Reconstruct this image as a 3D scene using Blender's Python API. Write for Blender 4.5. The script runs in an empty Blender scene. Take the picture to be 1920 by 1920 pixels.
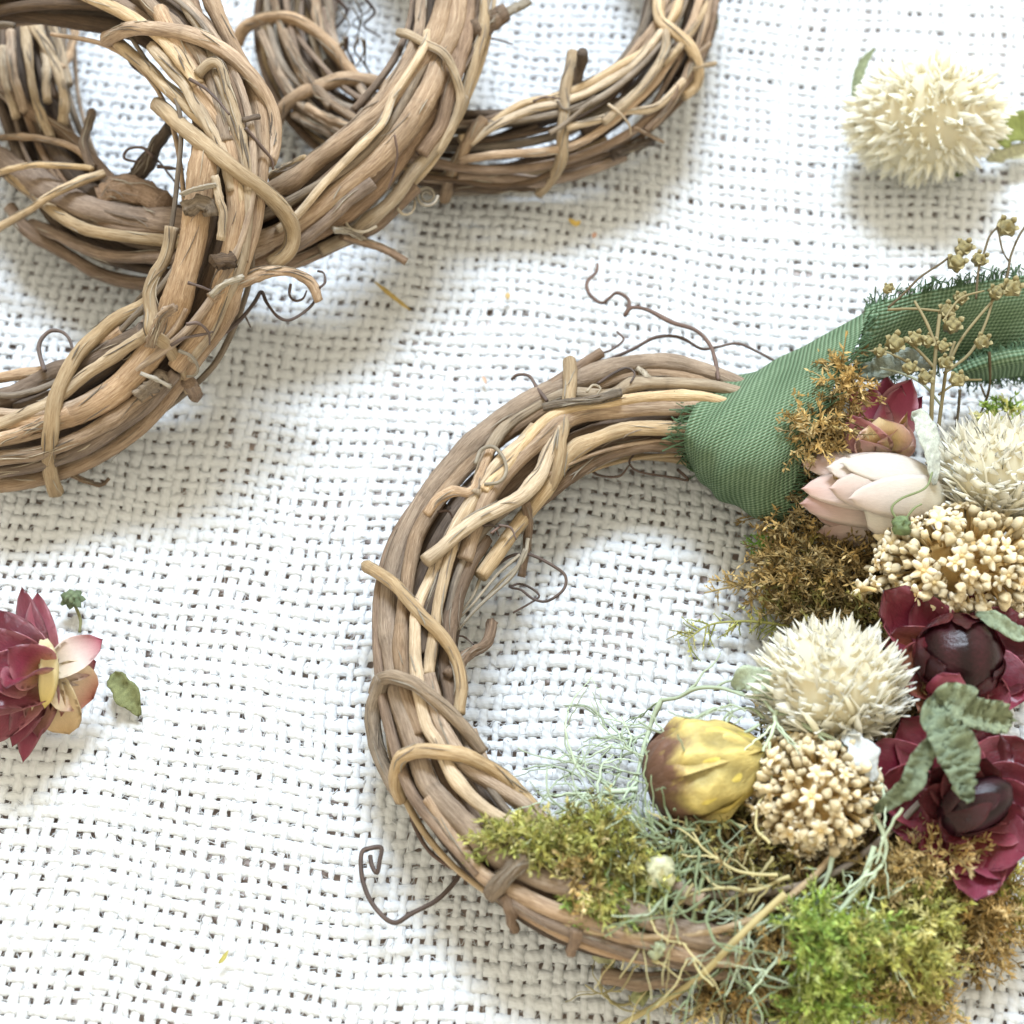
import bpy, math, random
import numpy as np
from mathutils import Matrix, Vector

# ------------------------------------------------------------------ camera, light, exposure
# lengths in this script are centimetres; U turns them into metres
U = 0.01
TILT = math.radians(26.0)
FPX = 3200.0            # focal length in pixels of the 1920 px photograph
DIST = 32.0             # cm from lens to the cloth at the picture centre
scene = bpy.context.scene
col = scene.collection

cam_d = bpy.data.cameras.new('camera')
cam = bpy.data.objects.new('camera', cam_d)
col.objects.link(cam)
CAM = np.array([0.0, -DIST * math.sin(TILT), DIST * math.cos(TILT)])
cam.location = Vector(CAM * U)
cam.rotation_euler = (TILT, 0, 0)
cam_d.sensor_width = 36.0
cam_d.lens = 36.0 * FPX / 1920.0
cam_d.clip_start = 0.005
cam_d.clip_end = 20.0
cam_d.dof.use_dof = True
cam_d.dof.focus_distance = 0.300
cam_d.dof.aperture_fstop = 14.0
scene.camera = cam

world = bpy.data.worlds.new('World')
scene.world = world
world.use_nodes = True
bg = world.node_tree.nodes['Background']
bg.inputs['Color'].default_value = (1.0, 0.91, 0.70, 1)
bg.inputs['Strength'].default_value = 0.86

# window light from behind the wreaths
key_d = bpy.data.lights.new('window_light', 'AREA')
key_d.shape = 'RECTANGLE'
key_d.size = 0.42
key_d.size_y = 0.26
key_d.energy = 15.0
key_d.color = (0.73, 0.86, 1.0)
key = bpy.data.objects.new('window_light', key_d)
col.objects.link(key)
el = math.radians(54)
az = math.radians(3)
kdir = Vector((math.sin(az) * math.cos(el), math.cos(az) * math.cos(el), math.sin(el)))
key.location = kdir * 1.15
key.rotation_euler = (-kdir).to_track_quat('-Z', 'Y').to_euler()

vs = scene.view_settings
vs.view_transform = 'Standard'
vs.look = 'None'
vs.exposure = 0.85
vs.gamma = 1.0
scene.render.engine = 'CYCLES'
scene.cycles.max_bounces = 10
scene.cycles.diffuse_bounces = 8
scene.cycles.transmission_bounces = 8
scene.cycles.transparent_max_bounces = 4
scene.cycles.use_denoising = True

rng = np.random.default_rng(7)
random.seed(7)

# ------------------------------------------------------------------ pixel -> place
_ct, _st = math.cos(TILT), math.sin(TILT)
def ray(px, py):
    x = (px - 960.0) / FPX
    y = (960.0 - py) / FPX
    d = np.array([x, y * _ct + _st, y * _st - _ct])
    return d / np.linalg.norm(d)

def P(px, py, z=0.0):
    d = ray(px, py)
    t = (z - CAM[2]) / d[2]
    return CAM + d * t

def PP(pts, z=None):
    return np.array([P(p[0], p[1], p[2] if len(p) > 2 else z) for p in pts])

def nrm(v):
    v = np.asarray(v, float)
    n = np.linalg.norm(v)
    return v / n if n > 1e-9 else v

# ------------------------------------------------------------------ curves and meshes
def catmull(pts, step=0.12, nmin=4):
    pts = np.asarray(pts, float)
    if len(pts) == 2:
        n = max(nmin, int(np.linalg.norm(pts[1] - pts[0]) / step) + 1)
        return pts[0] + (pts[1] - pts[0]) * np.linspace(0, 1, n)[:, None], np.linspace(0, 1, n)
    e = np.vstack([2 * pts[0] - pts[1], pts, 2 * pts[-1] - pts[-2]])
    out, par = [], []
    m = len(pts) - 1
    for i in range(m):
        p0, p1, p2, p3 = e[i:i + 4]
        n = max(2, int(np.linalg.norm(p2 - p1) / step) + 1)
        t = np.linspace(0, 1, n, endpoint=False)[:, None]
        out.append(0.5 * (2 * p1 + (p2 - p0) * t + (2 * p0 - 5 * p1 + 4 * p2 - p3) * t ** 2
                          + (3 * p1 - p0 - 3 * p2 + p3) * t ** 3))
        par.append((i + t[:, 0]) / m)
    out.append(pts[-1:]); par.append([1.0])
    return np.vstack(out), np.concatenate(par)

def closed(pts, n=240):
    pts = np.asarray(pts, float)
    m = len(pts)
    out = []
    k = max(2, n // m)
    for i in range(m):
        p0, p1, p2, p3 = pts[i - 1], pts[i], pts[(i + 1) % m], pts[(i + 2) % m]
        t = np.linspace(0, 1, k, endpoint=False)[:, None]
        out.append(0.5 * (2 * p1 + (p2 - p0) * t + (2 * p0 - 5 * p1 + 4 * p2 - p3) * t ** 2
                          + (3 * p1 - p0 - 3 * p2 + p3) * t ** 3))
    return np.vstack(out)

class MB:
    """collects vertices, quads, triangles, colours and straightened coordinates"""
    def __init__(s):
        s.v, s.q, s.t, s.c, s.b = [], [], [], [], []
        s.n = 0
    def add(s, v, q=None, t=None, c=None, b=None):
        v = np.asarray(v, float).reshape(-1, 3)
        s.v.append(v)
        if q is not None and len(q): s.q.append(np.asarray(q, int) + s.n)
        if t is not None and len(t): s.t.append(np.asarray(t, int) + s.n)
        c = np.ones((len(v), 3)) if c is None else np.broadcast_to(np.asarray(c, float), (len(v), 3))
        s.c.append(c)
        s.b.append(np.zeros((len(v), 3)) if b is None else b)
        s.n += len(v)
    def mesh(s, name, smooth=True):
        V = np.vstack(s.v) * U
        q = np.vstack(s.q) if s.q else np.zeros((0, 4), int)
        t = np.vstack(s.t) if s.t else np.zeros((0, 3), int)
        me = bpy.data.meshes.new(name)
        me.vertices.add(len(V)); me.vertices.foreach_set('co', V.ravel())
        nl = len(q) * 4 + len(t) * 3
        me.loops.add(nl)
        me.loops.foreach_set('vertex_index', np.concatenate([q.ravel(), t.ravel()]).astype(np.int32))
        me.polygons.add(len(q) + len(t))
        st = np.concatenate([np.arange(len(q)) * 4, len(q) * 4 + np.arange(len(t)) * 3]).astype(np.int32)
        me.polygons.foreach_set('loop_start', st)
        me.update(calc_edges=True)
        me.polygons.foreach_set('use_smooth', np.full(len(q) + len(t), smooth))
        C = np.vstack(s.c)
        a = me.color_attributes.new('Col', 'FLOAT_COLOR', 'POINT')
        a.data.foreach_set('color', np.hstack([C, np.ones((len(C), 1))]).ravel())
        b = me.attributes.new('bk', 'FLOAT_VECTOR', 'POINT')
        b.data.foreach_set('vector', np.vstack(s.b).ravel())
        me.validate()
        return me
    def build(s, name, mat, parent=None, smooth=True):
        me = s.mesh(name, smooth)
        me.materials.append(mat)
        o = bpy.data.objects.new(name, me)
        col.objects.link(o)
        if parent: o.parent = parent
        return o

def frames(path):
    T = np.gradient(path, axis=0)
    T /= np.maximum(np.linalg.norm(T, axis=1, keepdims=True), 1e-9)
    N = np.zeros_like(T)
    a = np.array([0, 0, 1.0]) if abs(T[0][2]) < 0.9 else np.array([1.0, 0, 0])
    n = nrm(a - T[0] * np.dot(a, T[0]))
    for i in range(len(T)):
        n = nrm(n - T[i] * np.dot(n, T[i]))
        N[i] = n
    return T, N, np.cross(T, N)

def tube(mb, path, rad, sides=8, c=None, flat=1.0, cap=True, z0=None):
    path = np.asarray(path, float)
    n = len(path)
    rad = np.broadcast_to(np.asarray(rad, float), (n,))
    T, N, B = frames(path)
    th = np.arange(sides) * 2 * math.pi / sides
    ct, st = np.cos(th), np.sin(th)
    R = rad[:, None]
    if z0 is not None: R = R * z0
    V = path[:, None, :] + N[:, None, :] * (R * ct * flat)[:, :, None] + B[:, None, :] * (R * st)[:, :, None]
    s = np.concatenate([[0], np.cumsum(np.linalg.norm(np.diff(path, axis=0), axis=1))])
    bk = np.stack([np.broadcast_to(R * ct, (n, sides)), np.broadcast_to(R * st, (n, sides)),
                   np.repeat(s[:, None], sides, 1)], -1).reshape(-1, 3)
    i = np.arange(n - 1)[:, None] * sides
    j = np.arange(sides)[None, :]
    k = (j + 1) % sides
    Q = np.stack([i + j, i + k, i + sides + k, i + sides + j], -1).reshape(-1, 4)
    V = V.reshape(-1, 3)
    cc = c
    if c is not None:
        c = np.asarray(c, float)
        cc = np.repeat(c, sides, 0) if c.ndim == 2 else c
    if cap:
        V = np.vstack([V, path[:1], path[-1:]])
        bk = np.vstack([bk, [[0, 0, s[0]]], [[0, 0, s[-1]]]])
        a, b = n * sides, n * sides + 1
        jj = np.arange(sides)
        t = np.vstack([np.stack([np.full(sides, a), (jj + 1) % sides, jj], -1),
                       np.stack([np.full(sides, b), (n - 1) * sides + jj, (n - 1) * sides + (jj + 1) % sides], -1)])
        if cc is not None and np.ndim(cc) == 2: cc = np.vstack([cc, cc[:1], cc[-1:]])
        mb.add(V, Q, t, cc, bk)
    else:
        mb.add(V, Q, None, cc, bk)

def wob(n, amp, seed, freq=3.0):
    r = np.random.default_rng(seed)
    x = np.linspace(0, 1, n)
    o = np.zeros(n)
    for k in range(1, 6):
        o += np.sin(x * freq * k * 6.283 + r.uniform(0, 6.28)) * r.normal() / k
    return o * amp

def empty(name, loc=(0, 0, 0)):
    o = bpy.data.objects.new(name, None)
    o.empty_display_size = 0.005
    col.objects.link(o)
    return o

def tag(o, label, cat, group=None, kind=None):
    o['label'] = label
    if cat: o['category'] = cat
    if group: o['group'] = group
    if kind: o['kind'] = kind
    return o

# ------------------------------------------------------------------ materials
def newmat(name):
    m = bpy.data.materials.new(name)
    m.use_nodes = True
    nt = m.node_tree
    return m, nt, nt.nodes['Principled BSDF'], nt.nodes['Material Output']

def node(nt, kind, **kw):
    n = nt.nodes.new(kind)
    for k, v in kw.items():
        if k in n.inputs.keys(): n.inputs[k].default_value = v
        else: setattr(n, k, v)
    return n

def ramp(nt, stops):
    r = nt.nodes.new('ShaderNodeValToRGB')
    e = r.color_ramp.elements
    while len(e) < len(stops): e.new(0.5)
    for i, (p, c) in enumerate(stops):
        e[i].position = p; e[i].color = (*c, 1)
    return r

def bark(name, dark, mid, light, bump=0.5, rough=0.72):
    m, nt, bs, out = newmat(name)
    L = nt.links.new
    at = node(nt, 'ShaderNodeAttribute', attribute_name='bk')
    oi = nt.nodes.new('ShaderNodeObjectInfo')
    ofs = node(nt, 'ShaderNodeVectorMath', operation='MULTIPLY_ADD')
    comb = nt.nodes.new('ShaderNodeCombineXYZ')
    mul = node(nt, 'ShaderNodeMath', operation='MULTIPLY'); mul.inputs[1].default_value = 57.0
    L(oi.outputs['Random'], mul.inputs[0]); L(mul.outputs[0], comb.inputs['Z'])
    ofs.inputs[1].default_value = (11, 11, 1.1)
    L(at.outputs['Vector'], ofs.inputs[0]); L(comb.outputs[0], ofs.inputs[2])
    n1 = node(nt, 'ShaderNodeTexNoise', Scale=1.6, Detail=5.0, Roughness=0.65)
    L(ofs.outputs[0], n1.inputs['Vector'])
    of2 = node(nt, 'ShaderNodeVectorMath', operation='MULTIPLY'); of2.inputs[1].default_value = (60, 60, 3.2)
    L(at.outputs['Vector'], of2.inputs[0])
    n2 = node(nt, 'ShaderNodeTexNoise', Scale=1.0, Detail=4.0, Roughness=0.7)
    L(of2.outputs[0], n2.inputs['Vector'])
    n3 = node(nt, 'ShaderNodeTexNoise', Scale=1.3, Detail=2.0)
    of3 = node(nt, 'ShaderNodeVectorMath', operation='ADD')
    L(at.outputs['Vector'], of3.inputs[0]); L(comb.outputs[0], of3.inputs[1]); L(of3.outputs[0], n3.inputs['Vector'])
    add = node(nt, 'ShaderNodeMath', operation='MULTIPLY_ADD'); add.inputs[1].default_value = 0.55
    mx = node(nt, 'ShaderNodeMath', operation='MULTIPLY'); mx.inputs[1].default_value = 0.45
    L(n1.outputs['Fac'], mx.inputs[0]); L(n2.outputs['Fac'], add.inputs[0]); L(mx.outputs[0], add.inputs[2])
    r = ramp(nt, [(0.33, dark), (0.49, mid), (0.68, light)])
    L(add.outputs[0], r.inputs['Fac'])
    hs = nt.nodes.new('ShaderNodeHueSaturation')
    mr = node(nt, 'ShaderNodeMapRange'); mr.inputs['To Min'].default_value = 0.72; mr.inputs['To Max'].default_value = 1.28
    L(oi.outputs['Random'], mr.inputs['Value'])
    mr2 = node(nt, 'ShaderNodeMapRange'); mr2.inputs['From Min'].default_value = 0.3; mr2.inputs['From Max'].default_value = 0.7
    mr2.inputs['To Min'].default_value = 0.8; mr2.inputs['To Max'].default_value = 1.15
    L(n3.outputs['Fac'], mr2.inputs['Value'])
    vm = node(nt, 'ShaderNodeMath', operation='MULTIPLY'); L(mr.outputs[0], vm.inputs[0]); L(mr2.outputs[0], vm.inputs[1])
    fr_ = node(nt, 'ShaderNodeMath', operation='MULTIPLY'); fr_.inputs[1].default_value = 7.3; L(oi.outputs['Random'], fr_.inputs[0])
    fr2 = node(nt, 'ShaderNodeMath', operation='FRACT'); L(fr_.outputs[0], fr2.inputs[0])
    ms_ = node(nt, 'ShaderNodeMapRange'); ms_.inputs['To Min'].default_value = 0.82; ms_.inputs['To Max'].default_value = 1.12
    L(fr2.outputs[0], ms_.inputs['Value']); L(ms_.outputs[0], hs.inputs['Saturation'])
    sz = nt.nodes.new('ShaderNodeSeparateXYZ'); L(of3.outputs[0], sz.inputs[0])
    cz = nt.nodes.new('ShaderNodeCombineXYZ'); L(sz.outputs['Z'], cz.inputs['Z'])
    nz = node(nt, 'ShaderNodeTexNoise', Scale=1.7, Detail=2.0); L(cz.outputs[0], nz.inputs['Vector'])
    rz = node(nt, 'ShaderNodeMapRange'); rz.inputs['From Min'].default_value = 0.62; rz.inputs['From Max'].default_value = 0.72
    rz.inputs['To Min'].default_value = 1.0; rz.inputs['To Max'].default_value = 0.62
    L(nz.outputs['Fac'], rz.inputs['Value'])
    vz = node(nt, 'ShaderNodeMath', operation='MULTIPLY'); L(vm.outputs[0], vz.inputs[0]); L(rz.outputs[0], vz.inputs[1])
    L(vz.outputs[0], hs.inputs['Value'])
    L(r.outputs['Color'], hs.inputs['Color'])
    L(hs.outputs['Color'], bs.inputs['Base Color'])
    bs.inputs['Roughness'].default_value = rough
    bs.inputs['Specular IOR Level'].default_value = 0.35
    bp = node(nt, 'ShaderNodeBump', Strength=min(1.0, bump * 1.8), Distance=0.0006)
    L(add.outputs[0], bp.inputs['Height']); L(bp.outputs[0], bs.inputs['Normal'])
    return m

M = {}
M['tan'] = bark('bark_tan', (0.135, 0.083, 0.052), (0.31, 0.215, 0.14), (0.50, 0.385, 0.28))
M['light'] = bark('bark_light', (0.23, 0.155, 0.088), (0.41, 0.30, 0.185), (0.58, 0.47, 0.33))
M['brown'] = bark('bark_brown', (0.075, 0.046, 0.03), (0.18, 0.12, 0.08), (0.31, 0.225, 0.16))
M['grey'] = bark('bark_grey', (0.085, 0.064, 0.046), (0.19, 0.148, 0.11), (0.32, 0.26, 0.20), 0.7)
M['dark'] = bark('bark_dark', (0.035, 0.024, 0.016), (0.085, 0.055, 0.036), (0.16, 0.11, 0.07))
M['tendril'] = bark('tendril_bark', (0.04, 0.027, 0.022), (0.085, 0.055, 0.045), (0.16, 0.105, 0.085), 0.3, 0.5)
M['strip'] = bark('loose_bark', (0.18, 0.15, 0.11), (0.32, 0.275, 0.215), (0.46, 0.41, 0.34), 0.6, 0.85)

def vcol(name, rough=0.6, trans=0.0, spec=0.3, streak=0.0, bump=0.0, coat=0.0, nscale=6.0, vary=0.12, along=(14, 1.2, 1)):
    m, nt, bs, out = newmat(name)
    L = nt.links.new
    a = node(nt, 'ShaderNodeAttribute', attribute_name='Col')
    b = node(nt, 'ShaderNodeAttribute', attribute_name='bk')
    mp = node(nt, 'ShaderNodeVectorMath', operation='MULTIPLY'); mp.inputs[1].default_value = along
    L(b.outputs['Vector'], mp.inputs[0])
    n = node(nt, 'ShaderNodeTexNoise', Scale=nscale, Detail=4.0, Roughness=0.6)
    L(mp.outputs[0], n.inputs['Vector'])
    mr = node(nt, 'ShaderNodeMapRange'); mr.inputs['From Min'].default_value = 0.25; mr.inputs['From Max'].default_value = 0.75
    mr.inputs['To Min'].default_value = 1 - streak; mr.inputs['To Max'].default_value = 1 + streak * 0.6
    L(n.outputs['Fac'], mr.inputs['Value'])
    oi = nt.nodes.new('ShaderNodeObjectInfo')
    m2 = node(nt, 'ShaderNodeMapRange'); m2.inputs['To Min'].default_value = 1 - vary; m2.inputs['To Max'].default_value = 1 + vary * 0.6
    L(oi.outputs['Random'], m2.inputs['Value'])
    mu = node(nt, 'ShaderNodeMath', operation='MULTIPLY'); L(mr.outputs[0], mu.inputs[0]); L(m2.outputs[0], mu.inputs[1])
    hs = nt.nodes.new('ShaderNodeHueSaturation')
    L(mu.outputs[0], hs.inputs['Value']); L(a.outputs['Color'], hs.inputs['Color'])
    L(hs.outputs['Color'], bs.inputs['Base Color'])
    bs.inputs['Roughness'].default_value = rough
    bs.inputs['Specular IOR Level'].default_value = spec
    bs.inputs['Coat Weight'].default_value = coat
    bs.inputs['Coat Roughness'].default_value = 0.22
    if bump:
        bp = node(nt, 'ShaderNodeBump', Strength=bump, Distance=0.0004)
        L(n.outputs['Fac'], bp.inputs['Height']); L(bp.outputs[0], bs.inputs['Normal'])
    if trans:
        tr = nt.nodes.new('ShaderNodeBsdfTranslucent')
        L(hs.outputs['Color'], tr.inputs['Color'])
        mx = nt.nodes.new('ShaderNodeMixShader'); mx.inputs[0].default_value = trans
        L(bs.outputs[0], mx.inputs[1]); L(tr.outputs[0], mx.inputs[2]); L(mx.outputs[0], out.inputs['Surface'])
    return m

M['petal'] = vcol('papery_petal', 0.55, 0.32, 0.3, 0.24, 0.5, along=(22, 1.6, 1))
M['gloss'] = vcol('glossy_bract', 0.26, 0.28, 0.5, 0.5, 0.7, 0.3, vary=0.25)
M['dome'] = vcol('closed_bracts', 0.3, 0.0, 0.22, 0.4, 0.25, along=(3, 3, 3), nscale=2.0)
M['bract'] = vcol('cream_bract', 0.65, 0.5, 0.2, 0.06, 0.15)
M['bud'] = vcol('tan_floret', 0.7, 0.2, 0.2, 0.2, 0.5, nscale=3, along=(6, 6, 6), vary=0.25)
M['moss'] = vcol('moss_frond', 0.75, 0.35, 0.15, 0.15, vary=0.0)
M['lichen'] = vcol('sage_strand', 0.75, 0.15, 0.2, 0.15, vary=0.05)
M['leaf'] = vcol('dried_leaf', 0.7, 0.2, 0.2, 0.35, 0.8, nscale=3, along=(5, 5, 5))
M['rose'] = vcol('wrinkled_petal', 0.55, 0.12, 0.35, 0.25, 0.6, nscale=2.5, along=(4, 3, 3))
M['pod'] = vcol('seed_pod', 0.5, 0.1, 0.4, 0.3, 0.5, nscale=4, along=(6, 6, 6))
M['chaff'] = vcol('chaff', 0.7, 0.2, 0.2, 0.2)

# cloth yarn
m, nt, bs, out = newmat('burlap_yarn'); L = nt.links.new
b = node(nt, 'ShaderNodeAttribute', attribute_name='bk')
mp = node(nt, 'ShaderNodeVectorMath', operation='MULTIPLY'); mp.inputs[1].default_value = (40, 40, 5)
L(b.outputs['Vector'], mp.inputs[0])
n = node(nt, 'ShaderNodeTexNoise', Scale=1.5, Detail=4.0, Roughness=0.7); L(mp.outputs[0], n.inputs['Vector'])
r = ramp(nt, [(0.3, (0.69, 0.71, 0.735)), (0.6, (0.79, 0.815, 0.855))]); L(n.outputs['Fac'], r.inputs['Fac'])
L(r.outputs[0], bs.inputs['Base Color'])
bs.inputs['Roughness'].default_value = 0.95
bs.inputs['Specular IOR Level'].default_value = 0.1
sx = nt.nodes.new('ShaderNodeSeparateXYZ'); L(b.outputs['Vector'], sx.inputs[0])
m1 = node(nt, 'ShaderNodeMath', operation='MULTIPLY'); m1.inputs[1].default_value = 26.0; L(sx.outputs['X'], m1.inputs[0])
m2 = node(nt, 'ShaderNodeMath', operation='MULTIPLY_ADD'); m2.inputs[1].default_value = 48.0; L(sx.outputs['Z'], m2.inputs[0]); L(m1.outputs[0], m2.inputs[2])
m3 = node(nt, 'ShaderNodeMath', operation='SINE'); L(m2.outputs[0], m3.inputs[0])
m4 = node(nt, 'ShaderNodeMath', operation='MULTIPLY_ADD'); m4.inputs[1].default_value = 0.22; L(m3.outputs[0], m4.inputs[0]); L(n.outputs['Fac'], m4.inputs[2])
bp = node(nt, 'ShaderNodeBump', Strength=0.8, Distance=0.0003); L(m4.outputs[0], bp.inputs['Height']); L(bp.outputs[0], bs.inputs['Normal'])
tr = nt.nodes.new('ShaderNodeBsdfTranslucent'); tr.inputs['Color'].default_value = (0.80, 0.815, 0.84, 1)
mx = nt.nodes.new('ShaderNodeMixShader'); mx.inputs[0].default_value = 0.25
L(bs.outputs[0], mx.inputs[1]); L(tr.outputs[0], mx.inputs[2]); L(mx.outputs[0], out.inputs['Surface'])
M['yarn'] = m

# table wood
m, nt, bs, out = newmat('table_wood'); L = nt.links.new
tc = nt.nodes.new('ShaderNodeTexCoord')
mp = node(nt, 'ShaderNodeMapping'); mp.inputs['Scale'].default_value = (6, 90, 10)
L(tc.outputs['Object'], mp.inputs['Vector'])
n = node(nt, 'ShaderNodeTexNoise', Scale=2.0, Detail=5.0); L(mp.outputs[0], n.inputs['Vector'])
r = ramp(nt, [(0.3, (0.46, 0.34, 0.29)), (0.7, (0.72, 0.60, 0.54))]); L(n.outputs['Fac'], r.inputs['Fac'])
L(r.outputs[0], bs.inputs['Base Color']); bs.inputs['Roughness'].default_value = 0.5
M['wood'] = m

# green ribbon
m, nt, bs, out = newmat('green_muslin'); L = nt.links.new
b = node(nt, 'ShaderNodeAttribute', attribute_name='bk')
w1 = node(nt, 'ShaderNodeTexWave', Scale=1.0, Distortion=2.6, Detail=3.0); w1.bands_direction = 'X'; w1.inputs['Detail Scale'].default_value = 0.4
mp = node(nt, 'ShaderNodeVectorMath', operation='MULTIPLY'); mp.inputs[1].default_value = (3.6, 4.3, 1)
L(b.outputs['Vector'], mp.inputs[0]); L(mp.outputs[0], w1.inputs['Vector'])
w2 = node(nt, 'ShaderNodeTexWave', Scale=1.0, Distortion=2.6, Detail=3.0); w2.bands_direction = 'Y'; w2.inputs['Detail Scale'].default_value = 0.4
L(mp.outputs[0], w2.inputs['Vector'])
ad = node(nt, 'ShaderNodeMath', operation='ADD'); L(w1.outputs['Fac'], ad.inputs[0]); L(w2.outputs['Fac'], ad.inputs[1])
n = node(nt, 'ShaderNodeTexNoise', Scale=1.5, Detail=3.0); L(b.outputs['Vector'], n.inputs['Vector'])
ml = node(nt, 'ShaderNodeMath', operation='MULTIPLY_ADD'); ml.inputs[1].default_value = 0.32; L(ad.outputs[0], ml.inputs[0])
ms = node(nt, 'ShaderNodeMath', operation='MULTIPLY'); ms.inputs[1].default_value = 0.4; L(n.outputs['Fac'], ms.inputs[0]); L(ms.outputs[0], ml.inputs[2])
r = ramp(nt, [(0.15, (0.07, 0.122, 0.068)), (0.5, (0.15, 0.235, 0.14)), (0.85, (0.29, 0.39, 0.265))]); L(ml.outputs[0], r.inputs['Fac'])
L(r.outputs[0], bs.inputs['Base Color']); bs.inputs['Roughness'].default_value = 0.85; bs.inputs['Specular IOR Level'].default_value = 0.15
bp = node(nt, 'ShaderNodeBump', Strength=0.9, Distance=0.0003); L(ad.outputs[0], bp.inputs['Height']); L(bp.outputs[0], bs.inputs['Normal'])
tr = nt.nodes.new('ShaderNodeBsdfTranslucent'); L(r.outputs[0], tr.inputs['Color'])
mx = nt.nodes.new('ShaderNodeMixShader'); mx.inputs[0].default_value = 0.22
L(bs.outputs[0], mx.inputs[1]); L(tr.outputs[0], mx.inputs[2]); L(mx.outputs[0], out.inputs['Surface'])
M['ribbon'] = m

# ------------------------------------------------------------------ the table and the woven cloth
mb = MB()
mb.add([[-26, -22, -0.30], [26, -22, -0.30], [26, 28, -0.30], [-26, 28, -0.30],
        [-26, -22, -2.4], [26, -22, -2.4], [26, 28, -2.4], [-26, 28, -2.4]],
       [[0, 1, 2, 3], [4, 7, 6, 5], [0, 4, 5, 1], [1, 5, 6, 2], [2, 6, 7, 3], [3, 7, 4, 0]])
t = mb.build('table_top', M['wood'], smooth=False)
tag(t, 'brown wooden table top glimpsed through the holes of the white cloth', 'table', kind='structure')

_hw = [(0.55, 0.31, 0.9, 0.045), (-0.36, 0.62, 2.1, 0.04), (0.95, -0.5, 4.0, 0.02), (0.2, 0.9, 1.2, 0.025), (1.5, 0.9, 0.4, 0.010)]
def cloth_h(x, y):
    h = 0
    for kx, ky, ph, am in _hw: h = h + am * np.sin(kx * x + ky * y + ph)
    return h - 0.10
ROT = math.radians(-6.0)
def cloth(x, y, z):
    """weave coordinates -> place: a gentle in-plane drift, soft wrinkles, the weave turned a little"""
    xx = x + 0.10 * np.sin(0.42 * y + 0.3 * x) + 0.05 * np.sin(0.9 * y + 1.3) + 0.03 * np.sin(1.9 * y + x * .4)
    yy = y + 0.12 * np.sin(0.38 * x + 0.2 * y + 1.0) + 0.06 * np.sin(0.85 * x + 0.4) + 0.03 * np.sin(2.1 * x + y * .5)
    c, s = math.cos(ROT), math.sin(ROT)
    X = xx * c - yy * s; Y = xx * s + yy * c
    return np.stack([X, Y, z + cloth_h(X, Y)], -1)

burlap = empty('burlap_cloth')
tag(burlap, 'white open weave burlap cloth spread under the wreaths', 'cloth', kind='structure')
PW, PF = 0.228, 0.256
X0, X1, Y0, Y1 = -13.6, 13.6, -11.2, 16.2
nx, ny = int((X1 - X0) / PW), int((Y1 - Y0) / PF)
def thread(i, warp):
    r = np.random.default_rng(1000 + i + (5000 if warp else 0))
    if warp:
        n = ny * 4 + 1
        s = np.linspace(Y0, Y1, n); c = X0 + i * PW + r.normal() * 0.014
        ph = math.pi * ((s - Y0) / PF + i)
        hw = 0.095 * (1 + 0.12 * r.normal())
    else:
        n = nx * 4 + 1
        s = np.linspace(X0, X1, n); c = Y0 + i * PF + r.normal() * 0.016
        ph = math.pi * ((s - X0) / PW + i + 1)
        hw = 0.113 * (1 + 0.13 * r.normal())
    lat = c + np.cumsum(r.normal(size=n)) * 0.0012
    lat -= (lat - c).mean() * 0.5
    lat = lat + 0.008 * np.sin(s * 2.3 + r.uniform(0, 6)) + 0.006 * np.sin(s * 5.1 + r.uniform(0, 6))
    wv = np.clip(hw * (1 + 0.16 * np.sin(s * 1.7 + r.uniform(0, 6)) + 0.10 * np.sin(s * 4.3 + r.uniform(0, 6)) + 0.10 * r.normal(size=n)), 0.05, 0.14)
    z = 0.013 * np.cos(ph) + 0.006 * r.normal(size=n)
    sides = 6
    th = np.arange(sides) * 2 * math.pi / sides + 0.5
    off = wv[:, None] * np.cos(th)
    hz = (0.022 + 0.08 * (wv - 0.06))[:, None] * np.sin(th)
    if warp: V = cloth(lat[:, None] + off, np.repeat(s[:, None], sides, 1), z[:, None] + hz)
    else:    V = cloth(np.repeat(s[:, None], sides, 1), lat[:, None] + off, z[:, None] + hz)
    # keep only what the lens, or a step to the side, can see
    mid = V.mean(1)
    lim = 10.6 + 0.23 * (mid[:, 1] + 8.5)
    keep = (np.abs(mid[:, 0]) < lim + 1.6) & (mid[:, 1] > -10.8) & (mid[:, 1] < 15.2)
    if keep.sum() < 6: return
    a, b = np.argmax(keep), n - np.argmax(keep[::-1])
    V = V[a:b]; m_ = len(V)
    ii = np.arange(m_ - 1)[:, None] * sides; j = np.arange(sides)[None]; k = (j + 1) % sides
    Q = np.stack([ii + j, ii + k, ii + sides + k, ii + sides + j], -1).reshape(-1, 4)
    bk = np.stack([off[a:b], hz[a:b], np.repeat(s[a:b, None], sides, 1) + i * 3.1], -1).reshape(-1, 3)
    q = MB(); q.add(V, Q, None, None, bk)
    q.build('warp_thread' if warp else 'weft_thread', M['yarn'], burlap)
for i in range(nx): thread(i, True)
for i in range(ny): thread(i, False)

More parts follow.
